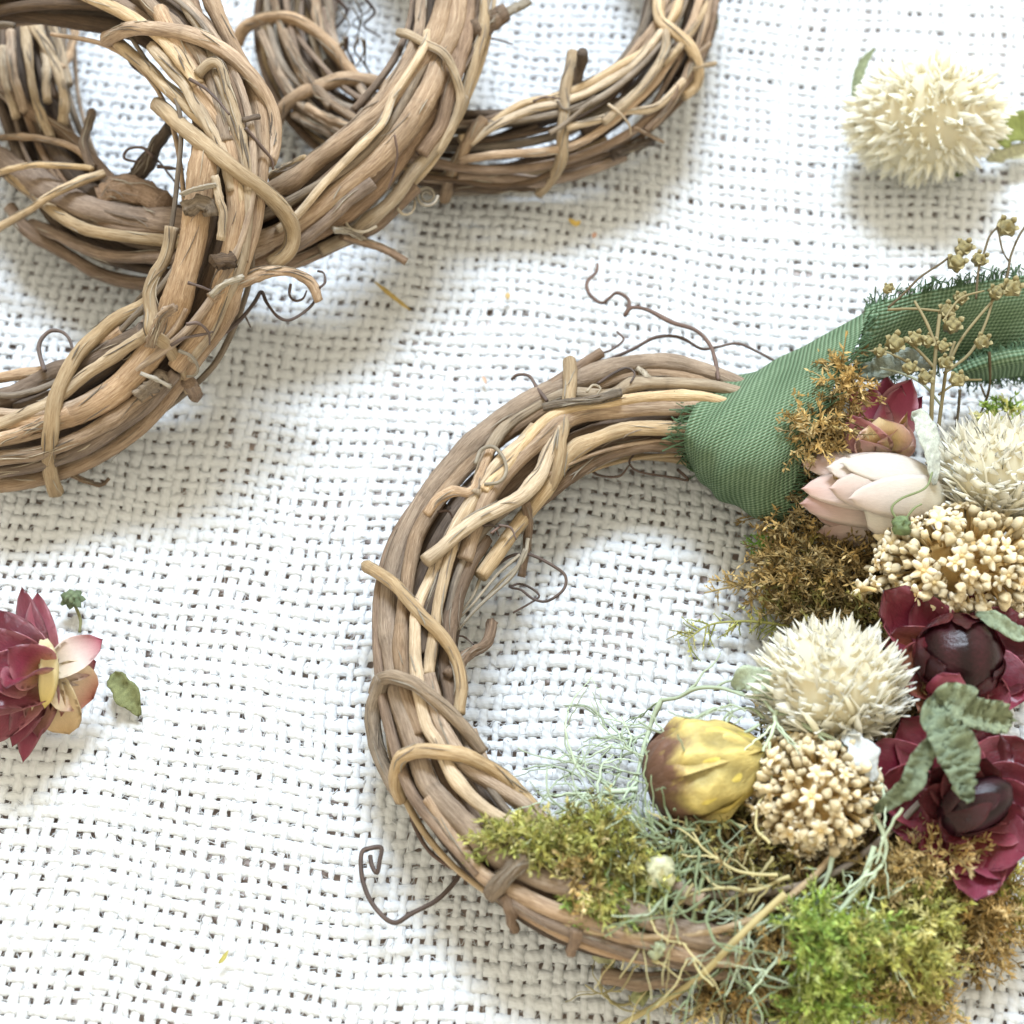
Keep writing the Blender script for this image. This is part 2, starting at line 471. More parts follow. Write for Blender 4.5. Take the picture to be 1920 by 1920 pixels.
# stray fibres that bridge the holes
mb = MB()
for i in range(nx):
    for j in range(ny):
        for k in range(3 if rng.random() < 0.8 else 1):
            x = X0 + (i + 0.5 + rng.normal() * 0.18) * PW; y = Y0 + (j + 0.5 + rng.normal() * 0.18) * PF
            a = rng.uniform(0, 6.28); l = rng.uniform(0.09, 0.24)
            t_ = np.array([-0.5, 0, 0.5])
            b = rng.normal() * 0.03
            q = cloth(x + t_ * l * math.cos(a) - math.sin(a) * b * (t_ == 0), y + t_ * l * math.sin(a) + math.cos(a) * b * (t_ == 0), rng.uniform(-0.03, 0.03) + t_ * rng.normal() * 0.05)
            m_ = q[1]
            if abs(m_[0]) > 10.6 + 0.23 * (m_[1] + 8.5) or m_[1] < -9.8 or m_[1] > 14.2: continue
            tube(mb, q, rng.uniform(0.004, 0.013), 3, cap=False)
f = mb.build('fibre_fuzz', M['yarn'], burlap)
f['kind'] = 'stuff'

# ------------------------------------------------------------------ wreaths
class Wreath:
    def __init__(s, name, label, pts, rb, group=None):
        s.o = empty(name); tag(s.o, label, 'wreath', group)
        s.c = closed(PP(pts), 320); s.rb = rb; s.paths = []
    def seat(s, px, py, r, lift=0.0):
        """where the sight line through this pixel first touches the bundle"""
        d = ray(px, py)
        t = np.linspace((6.5 - CAM[2]) / d[2], (0.05 - CAM[2]) / d[2], 170)
        q = CAM + t[:, None] * d
        dist = np.sqrt(((q[:, None, :] - s.c[None]) ** 2).sum(-1)).min(1)
        tgt = s.rb - r + lift
        hit = dist <= tgt
        k = int(np.argmax(hit)) if hit.any() else int(np.argmin(dist))
        p = q[k].copy()
        return p
    def path(s, pts, r, lift=0.0, step=0.07):
        q = []
        for p in pts:
            lf = p[2] if len(p) > 2 else lift
            q.append(s.seat(p[0], p[1], r, lf))
        q = np.array(q)
        if len(q) > 3:      # ease jumps in depth along the sight lines
            dep = np.linalg.norm(q - CAM, axis=1)
            sm = dep.copy()
            for _ in range(2): sm[1:-1] = 0.25 * sm[:-2] + 0.5 * sm[1:-1] + 0.25 * sm[2:]
            for i in range(len(q)):
                u = nrm(q[i] - CAM); q[i] = CAM + u * sm[i]
                q[i][2] = max(q[i][2], r * 0.9)
        return catmull(q, step)
    def cane(s, pts, rpx, mat='tan', lift=0.0, name='vine', taper=None, sides=12, knobs=True, seed=None, rough=0.05, cut=True):
        r = rpx / 100.0
        P_, par = s.path(pts, r, lift)
        n = len(P_)
        sd = int(abs(pts[0][0] * 7 + pts[0][1] * 13 + len(pts) * 101)) % 99991 if seed is None else seed
        g = np.random.default_rng(sd)
        rr = r * (1 + wob(n, 0.045, sd, 1.5))
        if taper is not None: rr = rr * (1 + (taper - 1) * par)
        ln = np.concatenate([[0], np.cumsum(np.linalg.norm(np.diff(P_, axis=0), axis=1))])
        if knobs and ln[-1] > 1.6:
            for k in range(max(1, int(ln[-1] / 3.0))):
                x = g.uniform(0.4, ln[-1] - 0.4)
                rr = rr * (1 + 0.17 * np.exp(-((ln - x) / (1.4 * r + 0.05)) ** 2))
        P_ = P_ + np.stack([wob(n, r * 0.10, sd + 1, 1.2), wob(n, r * 0.10, sd + 2, 1.2), wob(n, r * 0.07, sd + 3, 1.2)], -1)
        th = np.arange(sides) * 6.2832 / sides
        prof = 1 + rough * (np.sin(2 * th + g.uniform(0, 6))[None] * 0.8 + np.sin(3 * th[None] + g.uniform(0, 6) + ln[:, None] * 0.6)) + rough * 0.9 * np.sin(5 * th[None] + g.uniform(0, 6) + wob(n, 1.6, sd + 9, 1.5)[:, None]) + g.normal(size=(n, sides)) * rough * 0.30
        mb = MB()
        tube(mb, P_, rr, sides, z0=prof)
        s.paths.append((P_, rr))
        return mb.build(name, M[mat], s.o)
    def tendril(s, pts, rpx, z=None, mat='tendril', lift=0.1, taper=0.6, name='tendril'):
        if z is None: P_, par = s.path(pts, rpx / 100, lift, 0.05)
        else:
            zz = z if isinstance(z, (list, tuple)) else (z, z)
            m_ = len(pts)
            P_, par = catmull(PP([(p[0], p[1], p[2] if len(p) > 2 else zz[0] + (zz[1] - zz[0]) * i / max(1, m_ - 1)) for i, p in enumerate(pts)]), 0.05)
        n = len(P_)
        rr = rpx / 100 * (1 + (taper - 1) * par) * (1 + wob(n, 0.07, n, 2))
        P_[:, 2] = np.maximum(P_[:, 2], cloth_h(P_[:, 0], P_[:, 1]) + 0.085 + rr)
        mb = MB(); tube(mb, P_, rr, 6)
        return mb.build(name, M[mat], s.o)
    def shreds(s, n, seed):
        g = np.random.default_rng(seed); mb = MB()
        ps = [p for p in s.paths if len(p[0]) > 14]
        for k in range(n):
            q, rr = ps[int(g.integers(0, len(ps)))]
            l = int(g.integers(5, 14)); a = int(g.integers(0, max(1, len(q) - l)))
            seg = q[a:a + l]; r_ = rr[a:a + l]
            if len(seg) < 4: continue
            T, N, B_ = frames(seg)
            f_ = g.uniform(0, 6.283) ; t_ = np.linspace(0, 1, len(seg))
            up = np.array([0, -0.35, 1.0])
            ang = np.arctan2(np.dot(B_[0], up), np.dot(N[0], up)) + g.normal() * 0.7
            lift = 1.0 + 0.05 + g.uniform(0, 0.9) * np.maximum(0, t_ - 0.55) ** 2 * 3 + g.uniform(0, 0.5) * np.maximum(0, 0.3 - t_) ** 2 * 6
            ang = ang + g.normal() * 0.5 * t_
            p = seg + N * (np.cos(ang) * r_ * lift)[:, None] + B_ * (np.sin(ang) * r_ * lift)[:, None]
            tube(mb, p, g.uniform(0.006, 0.019) * np.clip(np.sin(np.pi * (t_ * .9 + .05)), 0.25, 1), 4, flat=g.uniform(0.5, 1.0))
        o_ = mb.build('bark_shreds', M['grey' if seed % 2 else 'strip'], s.o); o_['kind'] = 'stuff'
    def fill(s, n, rmin, rmax, mats, fr=(0.3, 0.75), seed=0, twist=0.8):
        g = np.random.default_rng(seed)
        c = s.c; m_ = len(c)
        T = np.roll(c, -1, 0) - np.roll(c, 1, 0); T /= np.linalg.norm(T, axis=1, keepdims=True)
        up = np.array([0, 0, 1.0]); S = np.cross(T, up); S /= np.linalg.norm(S, axis=1, keepdims=True); W = np.cross(S, T)
        for k in range(n):
            r = g.uniform(rmin, rmax)
            f0 = math.sqrt(g.uniform(fr[0] ** 2, fr[1] ** 2))
            ln = int(m_ * g.uniform(0.55, 0.95)); a = g.integers(0, m_)
            i = (a + np.arange(ln)) % m_
            ph = 2 * math.pi * k / n + g.uniform(-.3, .3) + g.normal() * twist * np.linspace(-1, 1, ln) * 1.5 + wob(ln, 0.16, seed * 77 + k, 1.5)
            f = np.clip(f0 + wob(ln, 0.07, seed * 55 + k, 1.5), 0.05, fr[1]) * (s.rb - r)
            p = c[i] + S[i] * (np.cos(ph) * f)[:, None] + W[i] * (np.sin(ph) * f)[:, None]
            p[:, 2] = np.maximum(p[:, 2], r)
            rr = r * (1 + wob(ln, 0.06, seed * 31 + k, 3)) * np.linspace(1.1, 0.8, ln)
            prof = 1 + 0.05 * np.sin(2 * np.arange(8) * 6.2832 / 8 + g.uniform(0, 6))[None] + g.normal(size=(ln, 8)) * 0.02
            mb = MB(); tube(mb, p, rr, 8, z0=prof)
            mb.build('vine', M[mats[int(g.integers(0, len(mats)))]], s.o)

# --- D: the decorated wreath in front
circ = [(1270 + 478 * math.cos(a), 1262 - 474 * math.sin(a), 0.98) for a in np.linspace(0, 2 * math.pi, 20, endpoint=False)]
D = Wreath('grapevine_wreath', 'small vine wreath decorated with dried flowers, moss and a green ribbon', circ, 0.93)
D.fill(13, 0.09, 0.17, ['brown', 'dark', 'dark'], (0.15, 0.72), 4)  # dark bark on these inner canes paints in the shade between the vines
D.cane([(1420, 738), (1345, 705), (1250, 684), (1170, 690), (1100, 712), (1020, 742), (940, 792), (862, 862), (800, 934), (756, 1010), (732, 1085), (724, 1160), (730, 1230), (743, 1307), (763, 1367), (780, 1417), (800, 1470), (830, 1505), (873, 1546), (923, 1593), (1007, 1640), (1090, 1668), (1180, 1705), (1280, 1750), (1400, 1770)], 19, 'tan', taper=1.05)
D.cane([(1400, 760), (1300, 715), (1200, 706), (1110, 728), (1030, 762), (930, 825), (850, 905), (790, 985), (770, 1050), (758, 1130), (752, 1200), (760, 1290), (790, 1380)], 13, 'tan', -0.04)
D.cane([(1130, 660), (960, 775), (830, 890), (745, 1000), (712, 1100), (708, 1200), (716, 1290), (735, 1380), (770, 1480), (830, 1560), (900, 1640)], 10, 'brown', 0.02)
D.cane([(1050, 772), (990, 820), (930, 872), (880, 945), (840, 1015), (805, 1092), (784, 1140), (779, 1190), (781, 1260), (797, 1353), (820, 1395), (847, 1453), (880, 1493), (923, 1527), (980, 1555), (1060, 1590), (1180, 1650)], 11, 'light', 0.03)
D.cane([(1000, 800), (940, 870), (895, 930), (865, 985), (838, 1065), (818, 1150), (806, 1230), (803, 1265)], 10, 'light', 0.03)
D.cane([(800, 1270), (820, 1340), (840, 1383), (873, 1433), (923, 1470), (973, 1503), (1023, 1545), (1090, 1590), (1200, 1640), (1320, 1690)], 14, 'tan', 0.04)
D.cane([(1420, 742), (1326, 724), (1202, 720), (1146, 742), (1071, 739), (1015, 757), (959, 791), (925, 829), (902, 885), (887, 930)], 11.5, 'light', 0.06)
D.cane([(1400, 790), (1296, 765), (1165, 769), (1071, 782), (1010, 830), (955, 880), (915, 930), (890, 990), (870, 1050)], 15, 'tan', 0.0)
D.cane([(1400, 770), (1310, 745), (1220, 745), (1140, 755), (1045, 776), (985, 829), (940, 885), (905, 922)], 10.5, 'light', 0.05)
D.cane([(1400, 830), (1296, 806), (1184, 802), (1109, 829), (1064, 857), (1030, 911), (985, 965), (950, 1010), (900, 1080)], 13.5, 'light', 0.03)
D.cane([(1400, 850), (1300, 835), (1190, 838), (1110, 868), (1050, 910), (990, 960)], 12, 'brown', -0.02)
D.cane([(910, 1010), (880, 1060), (850, 1140), (838, 1200), (840, 1270), (850, 1330)], 15, 'brown', -0.10)
D.cane([(860, 990), (830, 1060), (800, 1150), (790, 1230)], 13, 'dark', -0.08)
D.cane([(797, 1051, 0.28), (840, 1016, 0.26), (884, 984, 0.24), (930, 958, 0.2), (977, 930, 0.12), (1012, 888, 0.06), (1030, 845, 0.02), (1048, 800, 0.0)], 13, 'light', 0.2, name='cut_twig', taper=1.1)
D.cane([(985, 940, 0.1), (990, 980, 0.12), (987, 1020, 0.1), (978, 1082, 0.06)], 9, 'brown', 0.1, name='twig_stub', knobs=False, taper=0.8)
D.cane([(1066, 676, 0.05), (1069, 700, 0.14), (1067, 742, 0.17), (1058, 799, 0.17), (1050, 835, 0.15), (1040, 890, 0.1), (1020, 930, 0.02)], 12.5, 'light', 0.18, name='binding_vine', knobs=False)
D.cane([(920, 842, 0.1), (902, 885, 0.14), (884, 922, 0.16), (850, 922, 0.2), (820, 938, 0.22), (799, 966, 0.2)], 8.5, 'tan', 0.18, name='twig_stub', rough=0.18)
D.cane([(688, 1062, 0.0), (697, 1066, 0.06), (727, 1087, 0.2), (760, 1117, 0.24), (795, 1155, 0.24), (827, 1190, 0.2), (853, 1235, 0.12), (866, 1287, 0.06), (860, 1340, 0.0)], 12, 'light', 0.2, name='binding_vine', knobs=False, taper=0.9)
D.cane([(703, 1300, 0.02), (712, 1276, 0.12), (735, 1268, 0.24), (767, 1277, 0.27), (807, 1303, 0.24), (847, 1340, 0.2), (875, 1370, 0.14), (905, 1410, 0.06)], 12, 'grey', 0.22, name='binding_vine', knobs=False, taper=0.9)
D.cane([(718, 1268, 0.14), (704, 1310, 0.06), (700, 1345, 0.04), (706, 1400, 0.03), (727, 1453, 0.02), (755, 1500, -0.02)], 13.5, 'grey', 0.1, name='binding_vine', knobs=False)
D.cane([(752, 1500, 0.0), (743, 1470, 0.06), (746, 1432, 0.14), (762, 1414, 0.22), (800, 1408, 0.25), (845, 1412, 0.25), (893, 1425, 0.22), (940, 1455, 0.15), (975, 1487, 0.08), (1003, 1518, 0.02)], 12, 'light', 0.2, name='binding_vine', knobs=False)
D.cane([(800, 1493), (857, 1583), (915, 1645), (1000, 1690), (1083, 1722), (1170, 1752), (1297, 1790), (1400, 1800)], 13, 'tan', 0.0)
D.cane([(880, 1620), (960, 1690), (1049, 1735), (1101, 1757), (1166, 1782), (1245, 1800), (1330, 1815)], 11, 'brown', -0.02)
D.cane([(1130, 1832), (1200, 1838), (1290, 1835), (1380, 1820)], 13, 'tan', 0.0)
D.cane([(992, 1604, 0.22), (958, 1633, 0.24), (934, 1658, 0.2), (920, 1680, 0.1)], 14, 'grey', 0.2, name='twig_stub', knobs=False)
D.cane([(945, 1680, 0.06), (955, 1705, 0.06), (964, 1744, 0.02)], 9, 'brown', 0.05, name='twig_stub', knobs=False)
D.cane([(1085, 1740, 0.05), (1078, 1760, 0.05), (1072, 1788, 0.02)], 11, 'brown', 0.05, name='twig_stub', knobs=False, taper=0.7)
D.cane([(840, 1265, 0.0), (857, 1247, 0.0), (880, 1224, 0.05), (907, 1210, 0.1), (920, 1187, 0.1), (923, 1165, 0.1)], 8, 'brown', 0.0, name='twig_stub', rough=0.16, taper=1.15)
D.tendril([(1120, 495), (1118, 510), (1101, 529), (1105, 551), (1127, 568), (1142, 559), (1157, 549), (1176, 559), (1180, 574), (1172, 591), (1184, 577), (1214, 581), (1259, 604), (1304, 619), (1330, 645), (1341, 675), (1347, 714)], 3.4, (0.55, 1.7), taper=1.25)
D.tendril([(1139, 675), (1184, 656), (1225, 634), (1259, 630), (1285, 637), (1315, 654), (1343, 651), (1382, 644), (1417, 658), (1455, 678)], 3.6, (1.0, 1.5))
D.tendril([(1157, 622), (1169, 637), (1146, 656), (1112, 667), (1097, 679), (1088, 690), (1086, 708)], 2.2, (0.9, 1.5), taper=1.3)
D.tendril([(959, 712), (970, 703), (992, 705), (1007, 727), (1026, 752)], 2.8, (1.3, 1.7), taper=1.3)
D.tendril([(891, 870), (902, 844), (925, 838), (944, 859), (949, 885), (936, 904), (908, 908)], 3.6, (2.05, 1.95), mat='strip', taper=0.9)
D.tendril([(914, 1076), (951, 1046), (977, 1039), (1000, 1042), (1037, 1061), (1060, 1080), (1056, 1106), (1026, 1127), (1000, 1123), (977, 1106), (959, 1102), (970, 1095), (989, 1099), (1011, 1117), (992, 1132), (962, 1149)], 3.2, (1.1, 0.5))
D.tendril([(770, 1497), (773, 1537), (800, 1590), (840, 1623), (867, 1633), (890, 1640)], 4.2, (0.9, 0.5), taper=0.9)
D.tendril([(880, 1600), (866, 1630), (853, 1653), (820, 1687), (773, 1712), (737, 1730), (700, 1697), (680, 1650), (678, 1600), (697, 1590), (715, 1590), (712, 1613), (707, 1637), (697, 1622), (694, 1604)], 4.6, (0.5, 0.35), taper=0.85)
D.tendril([(847, 1197), (867, 1193), (890, 1210)], 2.2, 0.9)
D.tendril([(1120, 720), (1150, 700), (1175, 690), (1190, 700), (1182, 718)], 2.8, (1.9, 1.95))
D.tendril([(1100, 735), (1112, 722), (1126, 728), (1118, 742)], 2.6, (2.0, 2.0), mat='strip')
D.tendril([(1270, 880), (1290, 900), (1260, 895), (1200, 885), (1180, 868), (1190, 850)], 3, (0.8, 1.0))
D.tendril([(1100, 870), (1120, 890), (1160, 893), (1180, 872)], 3, (0.7, 0.8))
for k, (a, b, c_, d_) in enumerate([((985, 1030), (960, 1080), (900, 1135), (835, 1205)), ((975, 1040), (930, 1080), (880, 1140), (830, 1190)), ((940, 1020), (905, 1075), (885, 1120), (850, 1165)), ((878, 1020), (876, 1080), (866, 1125), (840, 1160)), ((990, 1010), (980, 1050), (935, 1095), (860, 1180)), ((920, 1030), (900, 1060), (870, 1100), (830, 1150))]):
    D.tendril([a, b, c_, d_], 3.2 if k % 2 else 4.2, (1.5 - 0.1 * k, 1.15), mat='strip', taper=0.5, name='bark_strip')
for a, b in [((820, 960), (850, 975)), ((850, 985), (880, 975)), ((905, 985), (935, 1005)), ((920, 1000), (950, 990)), ((935, 985), (968, 1012)), ((900, 940), (925, 965))]:
    D.tendril([a, ((a[0] + b[0]) / 2 + 6, (a[1] + b[1]) / 2 - 9), b], 2.5, (1.75, 1.65))
# flake of bark beside the upper binding
D.cane([(1018, 766, 0.16), (1060, 757, 0.3), (1110, 750, 0.3), (1165, 738, 0.24)], 6, 'grey', 0.2, name='bark_strip', rough=0.3, taper=1.3)
D.cane([(1150, 700, 0.05), (1190, 690, 0.1), (1215, 712, 0.12)], 7, 'strip', 0.1, name='bark_strip', rough=0.35)

# --- C: the far wreath
C = Wreath('grapevine_wreath', 'bare vine wreath of thin pale canes lying farthest back, under the middle wreath',
           [(560, -40, 1.2), (555, 80, 1.0), (605, 190, 0.95), (720, 262, 0.95), (860, 290, 1.05), (1000, 275, 1.2), (1130, 225, 1.35), (1225, 140, 1.45), (1270, 40, 1.5), (1275, -80, 1.5), (1190, -220, 1.5), (1000, -300, 1.5), (750, -280, 1.4), (610, -170, 1.3)], 0.92, 'bare vine wreaths')
D.fill(7, 0.045, 0.08, ['light', 'tan', 'grey'], (0.7, 0.98), 6)
C.fill(40, 0.05, 0.105, ['tan', 'brown', 'dark', 'dark', 'brown', 'grey', 'dark', 'light'], (0.3, 1.0), 11, 0.6)  # mostly dark mix: brown bark, with the bundle's shading put into the colour
C.cane([(860, 262), (900, 247), (978, 196), (1043, 182), (1108, 156), (1160, 125), (1213, 91), (1262, 30), (1280, -20)], 9, 'light', 0.05)
C.cane([(880, 270), (930, 235), (1000, 205), (1060, 190), (1120, 165), (1190, 120), (1240, 60)], 8, 'light', 0.04)
C.cane([(860, 300), (930, 290), (1030, 283), (1100, 262), (1180, 200), (1230, 150), (1290, 60), (1320, -20)], 8, 'tan', 0.03)
C.cane([(1130, 230, .05), (1175, 190, .1), (1215, 150, .1), (1245, 100, .08), (1250, 60, .05)], 9, 'light', 0.08)
C.cane([(1060, 240), (1120, 225), (1170, 210), (1230, 200), (1280, 150)], 7, 'light', 0.06)
C.cane([(860, 330), (940, 335), (1020, 340), (1100, 320), (1170, 290)], 12, 'brown', 0.0)
C.cane([(850, 350), (920, 352), (1000, 350)], 10, 'dark', 0.0)
C.cane([(1220, 240), (1260, 190), (1300, 110), (1325, 30), (1335, -20)], 8, 'tan', 0.03)
C.cane([(1240, 120), (1290, 70), (1330, 0)], 8, 'light', 0.03)
C.cane([(1210, 245), (1240, 215), (1262, 180), (1270, 160)], 6, 'brown', 0.05)
C.cane([(1075, 100, 0.1), (1067, 130, 0.14), (1058, 182, 0.17), (1057, 234, 0.17), (1055, 286, 0.15), (1041, 326, 0.1), (1008, 362, 0.0)], 12, 'light', 0.15, name='binding_vine', knobs=False)
C.cane([(905, 225, 0.1), (885, 250, 0.15), (863, 290, 0.15), (845, 335, 0.1), (833, 372, 0.02)], 13, 'tan', 0.15, name='binding_vine', knobs=False)
C.cane([(1228, -30, 0.1), (1236, 0, 0.15), (1240, 39, 0.17), (1270, 65, 0.17), (1296, 91, 0.15), (1307, 130, 0.1), (1304, 161, 0.04), (1280, 180, 0.0)], 12, 'light', 0.15, name='binding_vine', knobs=False)
C.cane([(445, 85, 0.0), (460, 52, 0.08), (495, 34, 0.15), (540, 33, 0.17), (582, 51, 0.16), (625, 92, 0.13), (668, 145, 0.08)], 13, 'tan', 0.15, name='binding_vine', knobs=False)
C.cane([(505, 262, 0.0), (520, 230, 0.06), (535, 200, 0.12), (575, 170, 0.16), (640, 150, 0.17), (707, 157, 0.14), (745, 178, 0.1)], 14, 'tan', 0.15, name='binding_vine', knobs=False)
for q in [((490, 60), (520, 130), (570, 200), (660, 260)), ((510, -10), (540, 90), (590, 170), (690, 240)), ((530, 60), (560, 120), (620, 200)), ((550, 215), (590, 235), (640, 260)), ((575, 200), (620, 225), (680, 245)), ((590, -20), (600, 60), (650, 130)), ((610, -20), (625, 70), (690, 190))]:
    C.cane(list(q), 8 + (len(q) == 3) * 2, 'tan' if q[0][0] % 20 else 'brown', 0.02)
C.cane([(1094, 97, 0.75), (1088, 125, 0.4), (1080, 162, 0.05)], 11, 'dark', 0.3, name='cut_twig', knobs=False)
C.cane([(1295, 112, 0.0), (1312, 98, 0.1), (1332, 82, 0.2)], 6, 'tan', 0.1, name='twig_stub', knobs=False)
C.cane([(1296, 128, 0.0), (1315, 124, 0.1), (1341, 119, 0.2)], 5.5, 'light', 0.1, name='twig_stub', knobs=False)
C.cane([(1150, 290), (1190, 275), (1228, 262)], 9, 'dark', 0.02, name='twig_stub', rough=0.3)
C.cane([(1190, 240, .05), (1215, 252, .08), (1243, 266, .1)], 3.5, 'tan', 0.1, name='twig_stub', knobs=False)
C.tendril([(1045, 190), (1060, 205), (1090, 195), (1115, 180)], 3, mat='grey', lift=0.12)
C.tendril([(1140, 195), (1165, 215), (1180, 235), (1183, 252)], 3, mat='light', lift=0.12)
C.tendril([(1030, 250), (1060, 232), (1085, 210), (1110, 190)], 5, mat='grey', lift=0.14)
C.tendril([(1000, 190), (1020, 182), (1050, 185)], 2.5, lift=0.1)
g = np.random.default_rng(5)
for k in range(12):   # dry hairy shreds hanging off the back of the far wreath
    x = g.uniform(625, 690); y = g.uniform(-10, 90)
    C.tendril([(x, y), (x + g.uniform(-12, 22), y + 25), (x + g.uniform(-20, 25), y + 50), (x + g.uniform(-25, 30), y + g.uniform(60, 85))], g.uniform(1.6, 3.6), (1.9, 0.8), mat=['strip', 'tendril', 'grey'][k % 3], name='bark_strip')

# --- B: the middle wreath
B = Wreath('grapevine_wreath', 'bare vine wreath in the middle of the pile, coiled grey tendrils along its edge',
           [(55, 60, 1.0), (62, 190, 1.0), (105, 320, 1.05), (190, 415, 1.2), (310, 455, 1.5), (440, 448, 1.8), (560, 405, 2.15), (665, 330, 2.5), (755, 230, 2.75), (820, 120, 2.85), (848, 10, 2.85), (848, -120, 2.7), (760, -290, 2.3), (550, -390, 1.8), (300, -350, 1.4), (120, -200, 1.2), (60, -60, 1.05)], 0.97, 'bare vine wreaths')
B.fill(17, 0.09, 0.18, ['brown', 'dark', 'dark'], (0.2, 0.8), 21)  # inner canes coloured darker to stand in for shade inside the bundle
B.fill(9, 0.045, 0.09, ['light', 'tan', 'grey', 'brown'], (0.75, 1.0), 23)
B.cane([(917, -40), (910, 0), (903, 67), (884, 133), (867, 200), (848, 235)], 12, 'light', 0.04)
B.cane([(868, 180), (850, 220), (823, 267), (773, 325), (733, 378), (668, 434), (600, 470)], 13, 'light', 0.02, seed=77)
B.cane([(862, -40), (857, 0), (850, 50), (826, 105), (811, 155), (773, 220), (723, 285), (657, 345), (590, 400), (507, 445), (420, 470)], 21, 'tan', 0.0)
B.cane([(836, -40), (833, 0), (817, 67), (783, 127), (723, 203), (657, 256), (590, 303), (523, 352), (450, 380)], 18, 'tan', 0.03)
B.cane([(790, -40), (788, 20), (782, 75), (738, 155), (673, 226), (600, 286), (540, 322)], 11, 'tan', 0.02)
B.cane([(800, 60, .06), (793, 93, .08), (742, 175, .1), (717, 230, .12), (667, 284, .12), (607, 345, .1), (557, 402, .06), (520, 430, .02)], 8, 'light', 0.08)
B.cane([(880, -40), (876, 40), (858, 110), (846, 160), (830, 230), (790, 290)], 14, 'brown', -0.02)
B.cane([(780, 350), (707, 417), (640, 452), (540, 495), (450, 515)], 14, 'brown', -0.02)
B.cane([(700, 340), (640, 390), (580, 440), (520, 475)], 12, 'brown', 0.0)
B.cane([(750, 62, 0.05), (768, 66, 0.15), (795, 80, 0.2), (833, 102, 0.2), (854, 142, 0.18), (864, 187, 0.12), (850, 233, 0.1), (818, 285, 0.04)], 9, 'light', 0.15, name='binding_vine', knobs=False)
B.cane([(503, 333, 0.0), (540, 314, 0.04), (574, 297, 0.06)], 8, 'light', 0.05, name='twig_stub', knobs=False, rough=0.2)
B.cane([(640, 442, 0.0), (690, 458, -0.02), (725, 470, 0), (762, 491, 0)], 8, 'brown', 0.0, name='twig_stub', rough=0.15)
B.cane([(625, 430, 0.05), (655, 432, 0.08), (680, 450, 0.05), (710, 460, 0.04)], 6, 'strip', 0.05, name='bark_strip', rough=0.3)
B.cane([(880, 60, 0.0), (920, 40, 0.02), (950, 22, 0.0)], 23, 'brown', 0.0, name='twig_stub', knobs=False, taper=0.75)
B.cane([(945, 30, 0.0), (970, 15, 0.05), (994, 2, 0.1)], 7, 'strip', 0.0, name='bark_strip', rough=0.35)
B.tendril([(905, 70), (930, 74), (962, 83)], 2.6, (2.2, 2.0))
B.tendril([(740, 253), (745, 290), (738, 325), (727, 355)], 2.6, lift=0.08)
B.tendril([(727, 352), (700, 357), (668, 374), (650, 400), (653, 425), (680, 435), (706, 425)], 3.6, (2.6, 2.3), mat='strip', taper=0.8)
sp = [(800 + 21 * (1 - .04 * k) * math.cos(k * 0.7), 367 + 20 * (1 - .04 * k) * math.sin(k * 0.7)) for k in range(19)]
B.tendril(sp, 3.4, (2.1, 1.7), mat='strip', taper=0.7)
B.tendril([(735, 365), (745, 390), (757, 402), (772, 398), (778, 380), (770, 358), (755, 352)], 3.2, (2.2, 1.9), mat='strip')
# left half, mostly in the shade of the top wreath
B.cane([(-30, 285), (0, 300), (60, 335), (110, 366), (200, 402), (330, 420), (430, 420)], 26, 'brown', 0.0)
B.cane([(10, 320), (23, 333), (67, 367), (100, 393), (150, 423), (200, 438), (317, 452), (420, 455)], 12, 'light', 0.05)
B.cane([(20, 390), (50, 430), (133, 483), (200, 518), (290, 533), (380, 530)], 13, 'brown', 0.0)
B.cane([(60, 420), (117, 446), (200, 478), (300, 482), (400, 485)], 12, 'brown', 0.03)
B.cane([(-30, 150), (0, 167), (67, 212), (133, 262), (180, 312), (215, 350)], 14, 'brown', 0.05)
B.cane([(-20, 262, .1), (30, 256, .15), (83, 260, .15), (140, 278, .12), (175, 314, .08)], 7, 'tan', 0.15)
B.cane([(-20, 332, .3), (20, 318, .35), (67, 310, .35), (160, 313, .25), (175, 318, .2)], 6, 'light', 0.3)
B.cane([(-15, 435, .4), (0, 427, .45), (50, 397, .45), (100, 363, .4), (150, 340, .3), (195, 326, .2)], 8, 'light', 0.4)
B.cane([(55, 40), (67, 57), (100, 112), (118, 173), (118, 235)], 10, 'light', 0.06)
for q in [((20, 60), (25, 130), (45, 210)), ((45, 50), (55, 120), (70, 200), (95, 260)), ((75, 50), (85, 110), (90, 190)), ((95, 40), (112, 90), (130, 160)), ((5, 90), (10, 150), (30, 220)), ((130, 40), (140, 60), (130, 100), (115, 130))]:
    B.cane(list(q), 9, 'light' if q[0][0] % 2 else 'tan', 0.03)
B.cane([(195, 355, 0.1), (225, 345, 0.16), (255, 335, 0.16), (275, 305, 0.3), (295, 270, 0.4), (318, 240, 0.45)], 17, 'dark', 0.15, name='cut_twig', taper=0.65, rough=0.12)
B.cane([(180, 370, .05), (225, 355, .1), (275, 365, .1), (310, 385, .05)], 22, 'brown', 0.1, name='twig_stub', rough=0.15)
B.cane([(170, 318, 0.1), (158, 272, 0.3), (166, 235, 0.5), (172, 208, 0.6)], 8, 'brown', 0.3, name='twig_stub', knobs=False, rough=0.1)
B.tendril([(287, 293), (267, 277), (240, 280), (233, 297), (260, 303), (293, 300), (317, 327), (343, 360)], 3.4, (2.4, 2.0))
B.tendril([(295, 312), (325, 316), (345, 318)], 4.0, (2.4, 2.4))

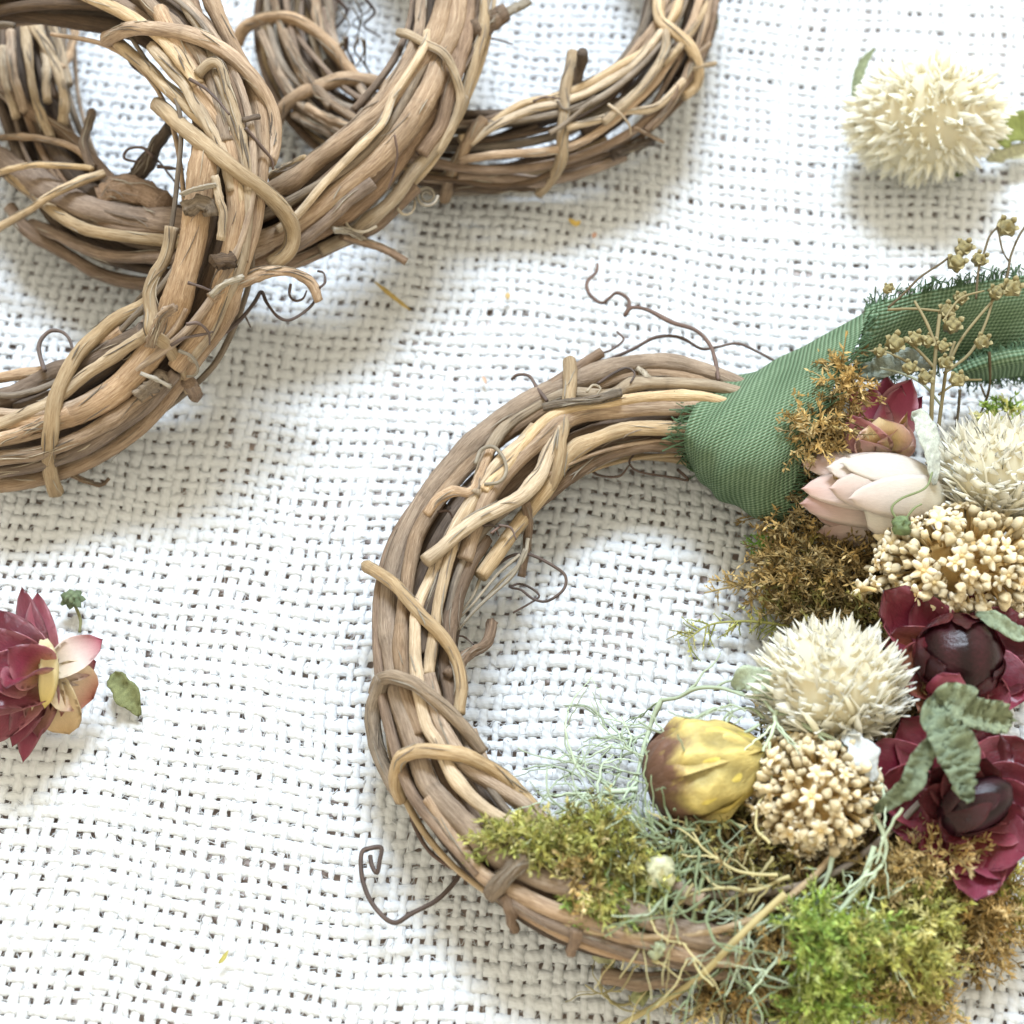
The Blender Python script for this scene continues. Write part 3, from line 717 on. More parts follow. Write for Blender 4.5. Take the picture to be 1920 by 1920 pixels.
# --- A: the wreath on top of the pile
A = Wreath('grapevine_wreath', 'bare vine wreath of thick twisted canes leaning on top of the pile',
           [(0, 812, 1.1), (120, 790, 1.15), (235, 716, 1.5), (345, 606, 2.3), (408, 460, 3.2), (424, 310, 3.8), (402, 180, 4.0), (350, 88, 4.05), (265, 28, 4.0), (140, 2, 3.9), (0, -5, 3.7), (-200, 60, 3.2), (-345, 250, 2.4), (-375, 430, 1.8), (-320, 620, 1.3), (-180, 765, 1.1)], 0.97, 'bare vine wreaths')
A.fill(15, 0.10, 0.2, ['brown', 'dark', 'dark'], (0.2, 0.72), 31)  # core canes get dark bark as painted-in occlusion for the gaps
A.fill(9, 0.045, 0.09, ['light', 'tan', 'grey', 'brown'], (0.75, 1.0), 33)
A.cane([(378, -40), (393, 0), (433, 83), (478, 183), (491, 267), (489, 333), (480, 417), (462, 483), (438, 550), (415, 612), (372, 667), (333, 722), (262, 803), (158, 868), (52, 902), (-20, 912)], 14, 'tan', 0.0)
A.cane([(333, -20), (383, 67), (402, 130), (420, 165), (440, 233), (458, 300), (463, 367), (455, 467), (432, 540), (398, 615), (355, 675)], 11, 'light', 0.03)
A.cane([(300, 20), (317, 50), (360, 127), (383, 183), (415, 240), (430, 290), (437, 340), (440, 400), (432, 467), (412, 550), (380, 620), (330, 690)], 16, 'tan', 0.0)
A.cane([(120, -30), (180, 0), (255, 38), (295, 66), (340, 110), (370, 160)], 12, 'light', 0.05)
A.cane([(350, -30), (370, 30), (405, 100), (450, 200), (470, 300), (474, 400), (455, 490)], 12, 'brown', -0.03)
A.cane([(262, -20), (300, 30), (345, 70), (390, 130), (410, 200), (425, 270)], 14, 'tan', -0.02)
A.cane([(222, 84, .02), (233, 93, .05), (283, 135, .08), (333, 183, .08), (383, 230, .06), (420, 285, .02), (445, 350, 0), (448, 430, 0)], 12, 'light', 0.06)
A.cane([(285, 88, .02), (297, 103, .03), (333, 145, .04), (367, 195, .05), (395, 243, .03), (422, 295, 0), (436, 360, -.02)], 11, 'light', 0.05)
A.cane([(370, 140, .1), (392, 120, .16), (412, 122, .16), (425, 160, .12), (445, 230, .08), (460, 300, .04), (465, 360, .03)], 9, 'light', 0.1)
A.cane([(200, 72, 0.02), (215, 67, 0.1), (253, 55, 0.2), (317, 58, 0.25), (383, 74, 0.26), (443, 113, 0.25), (487, 162, 0.2), (510, 210, 0.12), (513, 267, 0.05), (503, 305, 0.0)], 14, 'tan', 0.22, name='binding_vine', knobs=False)
A.cane([(296, 198, 0.05), (310, 212, 0.12), (350, 248, 0.22), (400, 285, 0.26), (450, 324, 0.26), (500, 361, 0.22), (534, 398, 0.14), (550, 435, 0.08), (541, 473, 0.03), (508, 502, 0.0)], 14.5, 'light', 0.22, name='binding_vine', knobs=False)
A.cane([(388, 270, 0), (384, 305, .04), (378, 350, .07), (368, 417, .08), (360, 467, .07), (343, 533, .05), (327, 583, .04), (300, 640, .02), (234, 713, 0), (156, 760, 0), (78, 782, 0), (-20, 800, 0)], 24, 'tan', 0.05)
A.cane([(350, 395, .12), (375, 380, .2), (398, 388, .2), (402, 405, .14)], 13, 'grey', 0.15, name='bud_scar', rough=0.3, knobs=False)
A.cane([(340, 365, .2), (372, 352, .28), (405, 347, .3)], 4, 'strip', 0.2, name='bark_strip', rough=0.3)
A.cane([(402, 330, .25), (410, 370, .3), (418, 405, .26), (412, 450, .2)], 6.5, 'light', 0.2, name='bark_strip', rough=0.2)
A.cane([(322, 425, .06), (311, 483, .08), (290, 517, .1), (281, 555, .12), (284, 592, .14), (288, 626, .14), (312, 645, .14), (333, 680, .1), (357, 730, .04)], 11.5, 'light', 0.1)
A.cane([(352, 715, .05), (364, 735, .04), (368, 745, .02)], 13, 'brown', 0.05, name='twig_stub', knobs=False)
A.cane([(330, 576, .3), (305, 590, .28), (292, 620, .24), (282, 650, .15)], 8, 'tan', 0.2, name='twig_stub', rough=0.25)
A.cane([(285, 560, .05), (271, 572, .08), (221, 596, .14), (182, 627, .2), (151, 660, .24), (122, 710, .26), (103, 755, .26), (95, 808, .22), (92, 858, .14), (98, 897, .06), (105, 922, .0)], 13, 'light', 0.2, name='binding_vine', knobs=False, taper=1.05)
A.cane([(-20, 712), (0, 709), (52, 701), (86, 695), (125, 685), (180, 655), (230, 620)], 10, 'tan', 0.0)
A.cane([(-20, 755), (0, 748), (39, 735), (73, 721), (110, 700), (160, 680), (230, 645), (275, 620)], 20, 'brown', 0.0)
A.cane([(-20, 800), (0, 793), (52, 772), (90, 758), (130, 732), (167, 700), (208, 672), (250, 640), (290, 610)], 11, 'light', 0.05)
A.cane([(-20, 826), (0, 821), (39, 811), (80, 792), (130, 770)], 12, 'tan', 0.03)
A.cane([(-20, 865), (0, 860), (78, 848), (143, 824), (208, 787), (262, 752), (310, 715)], 13, 'tan', 0.02)
A.cane([(-20, 890), (0, 886), (78, 871), (156, 842), (221, 801), (280, 757), (330, 700)], 12, 'brown', 0.02)
A.cane([(255, 740, .05), (280, 722, .1), (300, 708, .1), (320, 722, .05)], 14, 'grey', 0.06, name='bark_strip', rough=0.3)
A.cane([(265, 700, .2), (285, 708, .22), (320, 725, .15)], 4, 'strip', 0.2, name='bark_strip', rough=0.3)
A.cane([(395, 560, .05), (440, 533, .1), (490, 513, .1), (540, 510, .1), (583, 530, .05), (600, 565, .0)], 12, 'tan', 0.05, name='cut_twig', taper=0.7, rough=0.12)
A.cane([(405, 500, .15), (420, 490, .22), (436, 492, .2)], 12, 'dark', 0.15, name='bud_scar', rough=0.35, knobs=False)
A.cane([(395, 555, .2), (425, 530, .24), (455, 520, .2)], 5, 'strip', 0.2, name='bark_strip', rough=0.3)
A.cane([(125, 888, 0), (169, 905, 0), (190, 910, 0), (205, 897, 0)], 5.5, 'brown', 0.0, name='bark_strip', rough=0.25, taper=0.5)
A.tendril([(405, 638), (450, 600), (477, 567), (490, 547), (500, 567), (520, 593), (543, 600), (573, 583), (590, 563), (583, 540)], 4.0, (2.2, 2.4))
A.tendril([(545, 533), (543, 553), (553, 564), (568, 560), (575, 545)], 3.0, (2.4, 2.4))
A.tendril([(598, 540), (609, 530), (607, 512), (595, 508)], 3.0, (2.6, 2.6))
A.tendril([(84, 696), (74, 662), (76, 639), (94, 621), (115, 622), (130, 636), (138, 662)], 4.6, (2.0, 2.1))
A.tendril([(320, 648), (346, 634), (385, 626), (400, 622)], 3.2, lift=0.12)
A.tendril([(349, 608), (372, 606), (391, 624), (393, 646)], 3.2, lift=0.14)
A.tendril([(335, 657), (358, 668), (371, 688), (366, 703), (350, 706)], 3.5, lift=0.1, mat='strip')
A.tendril([(432, 582), (437, 600), (430, 620)], 3.2, (2.3, 2.2))
A.tendril([(438, 583), (458, 592), (470, 614)], 2.5, (1.9, 1.7))
A.tendril([(352, 530), (375, 537), (398, 546)], 3, lift=0.14)
A.tendril([(355, 148), (385, 166), (410, 190), (430, 215)], 3.4, lift=0.12)
A.tendril([(210, 78), (232, 100), (250, 125), (275, 145)], 3.6, (3.6, 3.4))
A.tendril([(460, 240), (490, 275), (510, 300), (512, 318)], 3.6, lift=0.08)
A.cane([(455, 225, .1), (470, 222, .16), (487, 218, .2)], 5, 'dark', 0.15, name='twig_stub', knobs=False)

for w_, sd_ in ((A, 1), (B, 3), (C, 5), (D, 7)):
    w_.shreds(110, sd_); w_.shreds(90, sd_ + 1)

# ------------------------------------------------------------------ petals
def petal_mesh(mb, L_, W, bow=0.15, cup=0.25, curl=0.0, tipc=(1, 1, 1), basec=(1, 1, 1), midc=None, sharp=0.6, blunt=0.0, seed=0, nu=9, nv=5, rim=None, crumple=0.03, thick=0.006):
    """a petal along +Y from the origin, its face towards +Z"""
    g = np.random.default_rng(seed)
    t = np.linspace(0, 1, nu); s = np.linspace(-1, 1, nv)
    prof = (t + 0.05) ** 0.55 * np.maximum(1 - t, 0) ** sharp
    prof /= prof.max()
    if blunt: prof = np.maximum(prof, blunt * (t > 0.5) * np.sqrt(np.maximum(0, 1 - ((t - 0.5) / 0.52) ** 2)))
    prof[0] = max(prof[0], 0.28)
    y = L_ * t
    zc = bow * L_ * 4 * t * (1 - t) + curl * L_ * t ** 2.5
    X = (W / 2) * prof[:, None] * s[None]
    Y = np.repeat(y[:, None], nv, 1) - 0.02 * L_ * np.abs(s)[None]
    def soft(a, f=1.0):
        o_ = np.zeros((nu, nv))
        for _ in range(5):
            o_ += np.sin(t[:, None] * g.uniform(2, 11) * f + s[None] * g.uniform(-4.5, 4.5) * f + g.uniform(0, 6.28)) * g.uniform(0.3, 1)
        return o_ * a
    Z = zc[:, None] + cup * (W / 2) * prof[:, None] * (s ** 2)[None] + soft(crumple * W * 0.55) * (0.3 + np.abs(s)[None]) * np.minimum(1, t * 4)[:, None]
    X = X + soft(crumple * W * 0.3) * prof[:, None]
    tipc, basec = np.array(tipc, float), np.array(basec, float)
    tt = t[:, None, None]
    if midc is None: Cc = basec + (tipc - basec) * tt ** 1.1
    else:
        midc = np.array(midc, float)
        Cc = np.where(tt < 0.5, basec + (midc - basec) * tt * 2, midc + (tipc - midc) * (tt * 2 - 1))
    Cc = np.broadcast_to(Cc, (nu, nv, 3)).copy()
    if rim is not None:
        w = (np.abs(s) ** 4)[None, :, None] * 0.7
        Cc = Cc * (1 - w) + np.array(rim) * w
    top = np.stack([X, Y, Z], -1).reshape(-1, 3)
    bot = np.stack([X * 0.96, Y, Z - thick], -1).reshape(-1, 3)
    bk = np.stack([np.repeat(s[None], nu, 0), np.repeat(t[:, None], nv, 1) * 2, np.full((nu, nv), seed * 1.7)], -1).reshape(-1, 3)
    i = np.arange(nu - 1)[:, None] * nv; j = np.arange(nv - 1)[None]
    Q = np.stack([i + j, i + j + 1, i + nv + j + 1, i + nv + j], -1).reshape(-1, 4)
    n0 = nu * nv
    Qb = Q[:, ::-1] + n0
    edge = [k for k in range(nv)] + [r * nv + nv - 1 for r in range(1, nu)] + [(nu - 1) * nv + k for k in range(nv - 2, -1, -1)] + [r * nv for r in range(nu - 2, 0, -1)]
    e = np.array(edge); e2 = np.roll(e, -1)
    Qe = np.stack([e2, e, e + n0, e2 + n0], -1)
    mb.add(np.vstack([top, bot]), np.vstack([Q, Qb, Qe]), None, np.vstack([Cc.reshape(-1, 3)] * 2), np.vstack([bk, bk]))

def basis(d, up):
    y = nrm(d); x = np.cross(y, up)
    if np.linalg.norm(x) < 1e-4: x = np.cross(y, [1, 0, 0.3])
    x = nrm(x); z = np.cross(x, y)
    return np.stack([x, y, z], 1)

_pseed = [100]
def petal(parent, p0, p1, wpx, up=None, mat='petal', name='petal', roll=0.0, **kw):
    """a petal whose foot and tip are at these places; up is the way its face looks"""
    p0, p1 = np.asarray(p0, float), np.asarray(p1, float)
    d = p1 - p0; ln = np.linalg.norm(d)
    up = np.array([0, -0.25, 1.0]) if up is None else np.asarray(up, float)
    R = basis(d, up)
    if roll:
        c, s = math.cos(roll), math.sin(roll)
        x, z = R[:, 0] * c + R[:, 2] * s, R[:, 2] * c - R[:, 0] * s
        R = np.stack([x, R[:, 1], z], 1)
    _pseed[0] += 1
    mb = MB(); petal_mesh(mb, ln, wpx / 100, seed=_pseed[0], **kw)
    me = mb.mesh(name); me.materials.append(M[mat])
    o = bpy.data.objects.new(name, me); col.objects.link(o); o.parent = parent
    Mx = Matrix.Identity(4)
    for a in range(3):
        for b in range(3): Mx[a][b] = R[a, b]
        Mx[a][3] = p0[a] * U
    o.matrix_local = Mx
    return o

def place(me, parent, name, pos, R, sc=1.0):
    o = bpy.data.objects.new(name, me); col.objects.link(o); o.parent = parent
    Mx = Matrix.Identity(4)
    for a in range(3):
        for b in range(3): Mx[a][b] = R[a, b] * (sc if np.isscalar(sc) else sc[b])
        Mx[a][3] = pos[a] * U
    o.matrix_local = Mx
    return o

def ellipsoid(mb, c, ax, R=None, nu=16, nv=10, colf=None, dis=None):
    u = np.linspace(0, 2 * math.pi, nu, endpoint=False); v = np.linspace(0, math.pi, nv)
    uu, vv = np.meshgrid(u, v)
    n = np.stack([np.sin(vv) * np.cos(uu), np.sin(vv) * np.sin(uu), np.cos(vv)], -1).reshape(-1, 3)
    k = np.ones(len(n)) if dis is None else dis(n)
    p = n * np.asarray(ax) * k[:, None]
    if R is not None: p = p @ np.asarray(R).T
    i = np.arange(nv - 1)[:, None] * nu; j = np.arange(nu)[None]; jn = (j + 1) % nu
    Q = np.stack([i + j, i + nu + j, i + nu + jn, i + jn], -1).reshape(-1, 4)
    mb.add(p + np.asarray(c), Q, None, None if colf is None else colf(n), n * 2)

# ------------------------------------------------------------------ globe flowers with many pointed bracts
def bract_meshes(kind):
    out = []
    for k in range(5):
        mb = MB()
        if kind == 'blunt':
            petal_mesh(mb, 1.0, 0.15 + 0.03 * (k % 3), bow=0.05, cup=0.6, curl=0.10 * (k - 2) / 2, tipc=(0.97, 0.96, 0.89), basec=(0.80, 0.67, 0.40), midc=(0.96, 0.915, 0.74), sharp=0.35, blunt=0.8, seed=500 + k, nu=6, nv=3, crumple=0.05, thick=0.02)
        else:
            petal_mesh(mb, 1.0, 0.25 + 0.04 * (k % 3), bow=0.05, cup=0.3, curl=0.10 * (k - 2) / 2, tipc=(0.97, 0.965, 0.92), basec=(0.93, 0.88, 0.70), midc=(0.965, 0.945, 0.86), sharp=0.62, seed=520 + k, nu=6, nv=3, crumple=0.05, thick=0.015)
        me = mb.mesh('bract'); me.materials.append(M['bract']); out.append(me)
    return out
BR = {'blunt': bract_meshes('blunt'), 'point': bract_meshes('point')}

def globe(label, c, axes, n, kind, ln, axis=(0, 0, 1), spread=1.0, minz=-0.75, seed=0, sweep=0.0, base=0.45, group='cream globe flowers'):
    """bracts on an ellipsoid; sweep leans them towards the flower's axis"""
    o = empty('globe_amaranth'); tag(o, label, 'flower', group)
    g = np.random.default_rng(seed)
    ax = nrm(axis)
    R = basis(ax, [0.3, -1, 0.2])          # columns x, axis, z
    mb = MB(); ellipsoid(mb, c, np.array([axes[0], axes[2], axes[1]]) * 0.82, None, colf=lambda n_: np.full((len(n_), 3), (0.94, 0.87, 0.66)))
    mb.build('core', M['bract'], o)
    mass = MB()
    gold = math.pi * (3 - math.sqrt(5))
    for k in range(n):
        t = 1 - (1 - minz) * (k + 0.5) / n
        r = math.sqrt(max(0, 1 - t * t)); a = k * gold
        loc = np.array([r * math.cos(a), t, r * math.sin(a)]) + g.normal(size=3) * 0.05
        d = R @ loc
        d = nrm(d * np.array([1, 1, 1.0]))
        surf = d * np.array([axes[0], axes[2], axes[1]])
        dirv = nrm(surf * spread + ax * sweep + g.normal(size=3) * 0.10)
        L_ = ln * g.uniform(0.8, 1.15)
        tip = np.asarray(c) + surf * g.uniform(0.92, 1.06)
        p0 = tip - dirv * L_
        if tip[2] < cloth_h(tip[0], tip[1]) + 0.12: continue
        for _ in range(2):      # shorter bracts packed between the ones that show
            d3 = nrm(dirv + g.normal(size=3) * 0.12); L3 = L_ * g.uniform(0.75, 0.95)
            t3 = np.asarray(c) + (surf + g.normal(size=3) * 0.09) * g.uniform(0.86, 0.99)
            R3 = basis(d3, ax + g.normal(size=3) * 0.3)
            m3 = MB(); petal_mesh(m3, L3, L3 * g.uniform(0.12, 0.18), bow=0.05, cup=0.7, tipc=(0.97, 0.96, 0.90), basec=(0.88, 0.79, 0.55), midc=(0.96, 0.93, 0.80), sharp=0.4 if kind == 'blunt' else 0.8, blunt=0.7 if kind == 'blunt' else 0, seed=k, nu=5, nv=3, crumple=0.05, thick=0.015)
            mass.add(m3.v[0] @ R3.T + (t3 - d3 * L3), m3.q[0], None, m3.c[0], m3.b[0])
        place(BR[kind][int(g.integers(0, 5))], o, 'bract', p0, basis(dirv, ax + g.normal(size=3) * 0.3), L_)
    f_ = mass.build('inner_bracts', M['bract'], o); f_['kind'] = 'stuff'
    return o

def leaf(name, label, pts, wpx, colr, z, cat='leaf', mat='leaf', crumple=0.12, group=None, up=None, fold=0.4, parent=None, tip=None, taper_pow=0.7):
    """a dry leaf: a strip along a traced midrib, folded and crumpled"""
    q, par = catmull(PP(pts, z), 0.05)
    T, N, Bn = frames(q)
    upv = np.array([0, -0.3, 1.0]) if up is None else np.asarray(up, float)
    g = np.random.default_rng(int(abs(pts[0][0] * 3 + pts[0][1])))
    n = len(q); nv = 7
    S = np.cross(T, upv); S /= np.maximum(np.linalg.norm(S, axis=1, keepdims=True), 1e-6)
    Nn = np.cross(S, T)
    w = wpx / 200 * np.clip(np.sin(np.pi * np.clip(par * 0.94 + 0.04, 0, 1)) ** taper_pow, 0.12, 1) * (1 + wob(n, 0.10, int(pts[0][0]), 2))
    s = np.linspace(-1, 1, nv)
    ed = wob(n, 0.25, int(pts[0][1]) + 7, 3)
    V = q[:, None] + S[:, None] * (w[:, None] * s)[:, :, None] + Nn[:, None] * (w[:, None] * (fold * np.abs(s)[None] ** 1.3 + (crumple * 2) * ed[:, None] * s[None] ** 2) + g.normal(size=(n, nv)) * crumple * wpx / 200 * 0.5)[:, :, None]
    top = V.reshape(-1, 3); bot = top - np.repeat(Nn, nv, 0) * 0.012
    colr = np.asarray(colr, float); tip = colr if tip is None else np.asarray(tip, float)
    cc = (colr + (tip - colr) * par[:, None])[:, None, :] * (1 + 0.12 * g.normal(size=(n, nv, 1)))
    cc = np.clip(cc, 0.01, 1).reshape(-1, 3)
    bk = np.stack([np.repeat(s[None], n, 0), np.repeat(par[:, None], nv, 1) * 3, np.zeros((n, nv))], -1).reshape(-1, 3)
    i = np.arange(n - 1)[:, None] * nv; j = np.arange(nv - 1)[None]
    Q = np.stack([i + j, i + j + 1, i + nv + j + 1, i + nv + j], -1).reshape(-1, 4)
    m0 = n * nv
    e = np.array(list(range(nv)) + [r * nv + nv - 1 for r in range(1, n)] + [(n - 1) * nv + k for k in range(nv - 2, -1, -1)] + [r * nv for r in range(n - 2, 0, -1)])
    e2 = np.roll(e, -1)
    mb = MB(); mb.add(np.vstack([top, bot]), np.vstack([Q, Q[:, ::-1] + m0, np.stack([e2, e, e + m0, e2 + m0], -1)]), None, np.vstack([cc, cc]), np.vstack([bk, bk]))
    o = mb.build(name, M[mat], parent)
    if label: tag(o, label, cat, group)
    return o

# cream globe flower lying loose at the top
c0 = P(1735, 222, 1.35)
gl = globe('cream globe flower lying loose on the bare cloth, its olive leaf beside it', c0, (1.72, 1.5, 1.25), 290, 'blunt', 0.95, axis=(0.15, -0.45, 0.85), minz=-0.72, seed=3, base=0.5)
leaf('sepal_leaf', None, [(1850, 268, 0.9), (1880, 252, 0.75), (1915, 240, 0.6), (1960, 245, 0.5)], 66, (0.22, 0.24, 0.07), 0.7, parent=gl, fold=0.2, crumple=0.06)
leaf('sepal_leaf', None, [(1850, 300, 0.5), (1890, 288, 0.4), (1950, 278, 0.35)], 34, (0.72, 0.72, 0.52), 0.4, parent=gl, fold=0.3, crumple=0.06)
leaf('sepal_leaf', None, [(1600, 190, 0.9), (1606, 155, 0.9), (1618, 120, 0.9), (1640, 90, 0.8)], 22, (0.30, 0.34, 0.2), 0.8, parent=gl, fold=0.3)
leaf('sepal_leaf', None, [(1770, 305, 0.5), (1790, 322, 0.3), (1812, 318, 0.25)], 24, (0.18, 0.22, 0.1), 0.4, parent=gl, fold=0.3)

# globe flowers of the arrangement
globe('white globe flower with pointed papery bracts, between yellow rosebud and red strawflowers', P(1556, 1282, 1.95), (1.36, 1.25, 1.12), 300, 'point', 1.3, axis=(-0.22, 0.72, 0.62), minz=-0.62, seed=5, sweep=1.1, base=0.42)
globe('cream globe flower half cut off by the picture edge, beside the blush bud', P(1868, 885, 1.95), (1.28, 1.15, 1.05), 280, 'point', 1.25, axis=(0.25, 0.75, 0.6), minz=-0.62, seed=6, sweep=1.0, base=0.42)

# ------------------------------------------------------------------ strawflowers
CREAM, PINK, DEEP, WHITE, BLUSH = (0.80, 0.66, 0.36), (0.36, 0.045, 0.095), (0.09, 0.008, 0.013), (0.80, 0.75, 0.68), (0.70, 0.46, 0.41)
def fan(o, base, tips, mat, defaults, seed=0):
    g = np.random.default_rng(seed)
    for tp in tips:
        (tx, ty, tz), w = tp[0], tp[1]
        kw = dict(defaults); kw.update(tp[2] if len(tp) > 2 else {})
        b = kw.pop('base', base)
        petal(o, P(*b) if not isinstance(b, np.ndarray) else b, P(tx, ty, tz), w, mat=mat, **kw)

# pink strawflower bud near the ribbon
o = empty('strawflower'); tag(o, 'small upright strawflower with pink tips and cream foot beside the green ribbon', 'flower', 'strawflowers')
d = dict(tipc=PINK, midc=(0.55, 0.12, 0.2), basec=CREAM, bow=-0.10, cup=0.30, sharp=0.75, rim=(0.72, 0.42, 0.46))
fan(o, (1655, 835, 1.5), [((1663, 703, 2.1), 74, dict(tipc=(0.3, 0.05, 0.09))), ((1690, 722, 2.2), 60, dict(tipc=(0.28, 0.04, 0.08))), ((1632, 722, 2.15), 60, dict(tipc=(0.28, 0.04, 0.08))),
     ((1594, 724, 2.3), 74, dict(up=(0.8, -0.5, 0.7))), ((1709, 709, 2.4), 88, dict(up=(-0.7, -0.7, 0.6))), ((1730, 742, 2.2), 56, dict(up=(-0.8, -0.4, 0.5)))], 'petal', d)
fan(o, (1652, 852, 1.75), [((1588, 776, 2.45), 80, dict(bow=0.12, up=(-0.3, -0.9, 0.8), midc=(0.75, 0.42, 0.4))), ((1648, 782, 2.5), 100, dict(tipc=(0.85, 0.74, 0.5), midc=(0.8, 0.62, 0.3), bow=0.14, up=(0, -1, 0.8), sharp=0.4)),
     ((1700, 790, 2.4), 82, dict(tipc=(0.72, 0.35, 0.34), midc=(0.82, 0.66, 0.4), bow=0.12, up=(0.5, -0.9, 0.8))), ((1606, 822, 2.3), 66, dict(tipc=(0.75, 0.42, 0.42), midc=(0.78, 0.6, 0.5), bow=0.14, up=(-0.4, -1, 0.6))),
     ((1702, 772, 2.55), 30, dict(tipc=(0.36, 0.2, 0.07), midc=(0.5, 0.32, 0.12), bow=0.08, up=(0.3, -1, 0.8)))], 'petal', d)

# blush bud lying on its side
o = empty('strawflower'); tag(o, 'blush white pointed strawflower bud lying on its side on brown moss', 'flower', 'strawflowers')
d = dict(tipc=BLUSH, midc=(0.82, 0.74, 0.68), basec=(0.82, 0.77, 0.62), cup=-0.26, sharp=0.66, bow=0.10, nu=16, nv=9, crumple=0.008, curl=0.03, rim=(0.86, 0.76, 0.70))
fan(o, (1755, 925, 1.7), [((1562, 851, 1.9), 84, dict(up=(0, 0.6, 1), tipc=WHITE)), ((1590, 1000, 1.2), 90, dict(up=(0, -1, 0.3), base=(1745, 955, 1.3))), ((1536, 1010, 1.35), 92, dict(up=(0, -1, 0.55), base=(1742, 962, 1.4), bow=0.14, curl=-0.1)),
     ((1494, 868, 1.85), 96, dict(up=(-0.1, 0.3, 1), base=(1740, 912, 1.9), bow=0.10)), ((1520, 960, 1.6), 100, dict(up=(0, -0.8, 0.7), tipc=(0.58, 0.33, 0.29), midc=(0.74, 0.58, 0.52), base=(1742, 950, 1.6))), ((1499, 919, 2.0), 84, dict(up=(-0.1, -0.1, 1), base=(1740, 925, 2.0), bow=0.10)), ((1496, 944, 1.85), 92, dict(up=(-0.1, -0.5, 0.9), base=(1742, 938, 1.9), bow=0.11, tipc=(0.64, 0.39, 0.35), midc=(0.78, 0.64, 0.58))),
     ((1545, 880, 2.35), 92, dict(up=(0, 0.15, 1), base=(1748, 910, 2.1), bow=0.12, tipc=(0.8, 0.7, 0.65))), ((1550, 916, 2.4), 88, dict(up=(0, -0.4, 1), base=(1752, 930, 2.1), bow=0.13, tipc=(0.74, 0.55, 0.49))), ((1612, 955, 2.25), 104, dict(up=(0, -0.8, 0.9), base=(1762, 948, 1.85), bow=0.16, tipc=WHITE, sharp=0.4, curl=0.08)),
     ((1572, 872, 2.5), 84, dict(up=(0, 0.2, 1), base=(1768, 912, 2.1), bow=0.12, tipc=WHITE, sharp=0.7)), ((1585, 935, 2.5), 78, dict(up=(0, -0.5, 1), base=(1772, 928, 2.1), bow=0.12, tipc=(0.76, 0.62, 0.56), sharp=0.7))], 'petal', d)

def hug(o, c, ax, R, a, wa, v0, v1, k, colr, name='inner_bract'):
    nu, nv = 10, 7
    t = np.linspace(0, 1, nu)[:, None]; s_ = np.linspace(-1, 1, nv)[None]
    v = v0 + (v1 - v0) * t + 0.10 * s_ ** 2 * (1 if v1 > v0 else 1)
    w = wa * np.minimum(1.0, (1.04 - t) ** 0.5) / np.maximum(np.sin(np.clip(v0 + (v1 - v0) * t, 0.25, 3)), 0.35)
    aa = a + w * s_ + 0.15 * np.sin(t * 3 + a * 5)
    n = np.stack([np.sin(v) * np.cos(aa), np.sin(v) * np.sin(aa), np.cos(v)], -1)
    rad = 1 + k + 0.05 * t ** 3 + 0.03 * np.abs(s_) ** 3 * np.sin(t * 7 + a * 3) + 0.012 * np.sin(aa * 9 + t * 4)
    V = (n * np.asarray(ax) * rad[..., None]) @ np.asarray(R).T + np.asarray(c)
    cc_ = np.array(colr) * (0.7 + 0.9 * t[..., None] ** 2 + 0.5 * np.abs(s_[..., None]) ** 5) * np.ones((nu, nv, 1))
    i = np.arange(nu - 1)[:, None] * nv; j = np.arange(nv - 1)[None]
    Q = np.stack([i + j, i + nv + j, i + nv + j + 1, i + j + 1], -1).reshape(-1, 4)
    mb = MB(); mb.add(V.reshape(-1, 3), Q, None, cc_.reshape(-1, 3), np.stack([s_ + t * 0, t * 2 + s_ * 0, t * 0 + s_ * 0 + a], -1).reshape(-1, 3))
    mb.build(name, M['gloss'], o)
# red strawflower with round closed centre
def dome(o, c, ax, name='centre', R=None, colr=(0.022, 0.005, 0.007)):
    mb = MB(); g = np.random.default_rng(9)
    ph = g.uniform(0, 6, 4)
    ellipsoid(mb, c, ax, R, 28, 18, lambda n_: np.array(colr) * (1 + 0.5 * np.sin(n_[:, :1] * 9 + ph[0])), lambda n_: 1 + 0.015 * np.sin(n_[:, 0] * 11 + ph[1]) + 0.012 * np.sin(n_[:, 1] * 14 + ph[2]))
    return mb.build(name, M['dome'], o)
o = empty('strawflower'); tag(o, 'dark red strawflower with a round closed centre, below the upper tan floret cluster', 'flower', 'strawflowers')
cc = P(1798, 1232, 2.1)
dome(o, cc, (0.72, 0.7, 0.62))
d = dict(tipc=(0.13, 0.010, 0.018), midc=(0.18, 0.014, 0.030), basec=(0.26, 0.07, 0.035), cup=0.35, bow=-0.08, sharp=0.5, crumple=0.06, rim=(0.34, 0.08, 0.11), nu=10, nv=7)
fan(o, (1790, 1245, 1.6), [((1655, 1105, 2.35), 112, dict(tipc=(0.15, 0.012, 0.018), midc=(0.2, 0.022, 0.04))), ((1720, 1120, 2.2), 90, {}), ((1935, 1160, 2.1), 110, {}), ((1950, 1240, 2.0), 120, {}), ((1930, 1310, 1.9), 110, dict(tipc=PINK)), ((1880, 1345, 1.8), 90, dict(tipc=PINK)),
     ((1655, 1200, 2.1), 90, dict(midc=(0.4, 0.12, 0.06))), ((1668, 1270, 2.0), 96, dict(tipc=(0.4, 0.16, 0.08), midc=(0.42, 0.14, 0.06))), ((1720, 1335, 1.8), 90, dict(tipc=(0.42, 0.18, 0.10))), ((1800, 1350, 1.8), 100, {}), ((1850, 1110, 2.0), 90, {})], 'gloss', d)
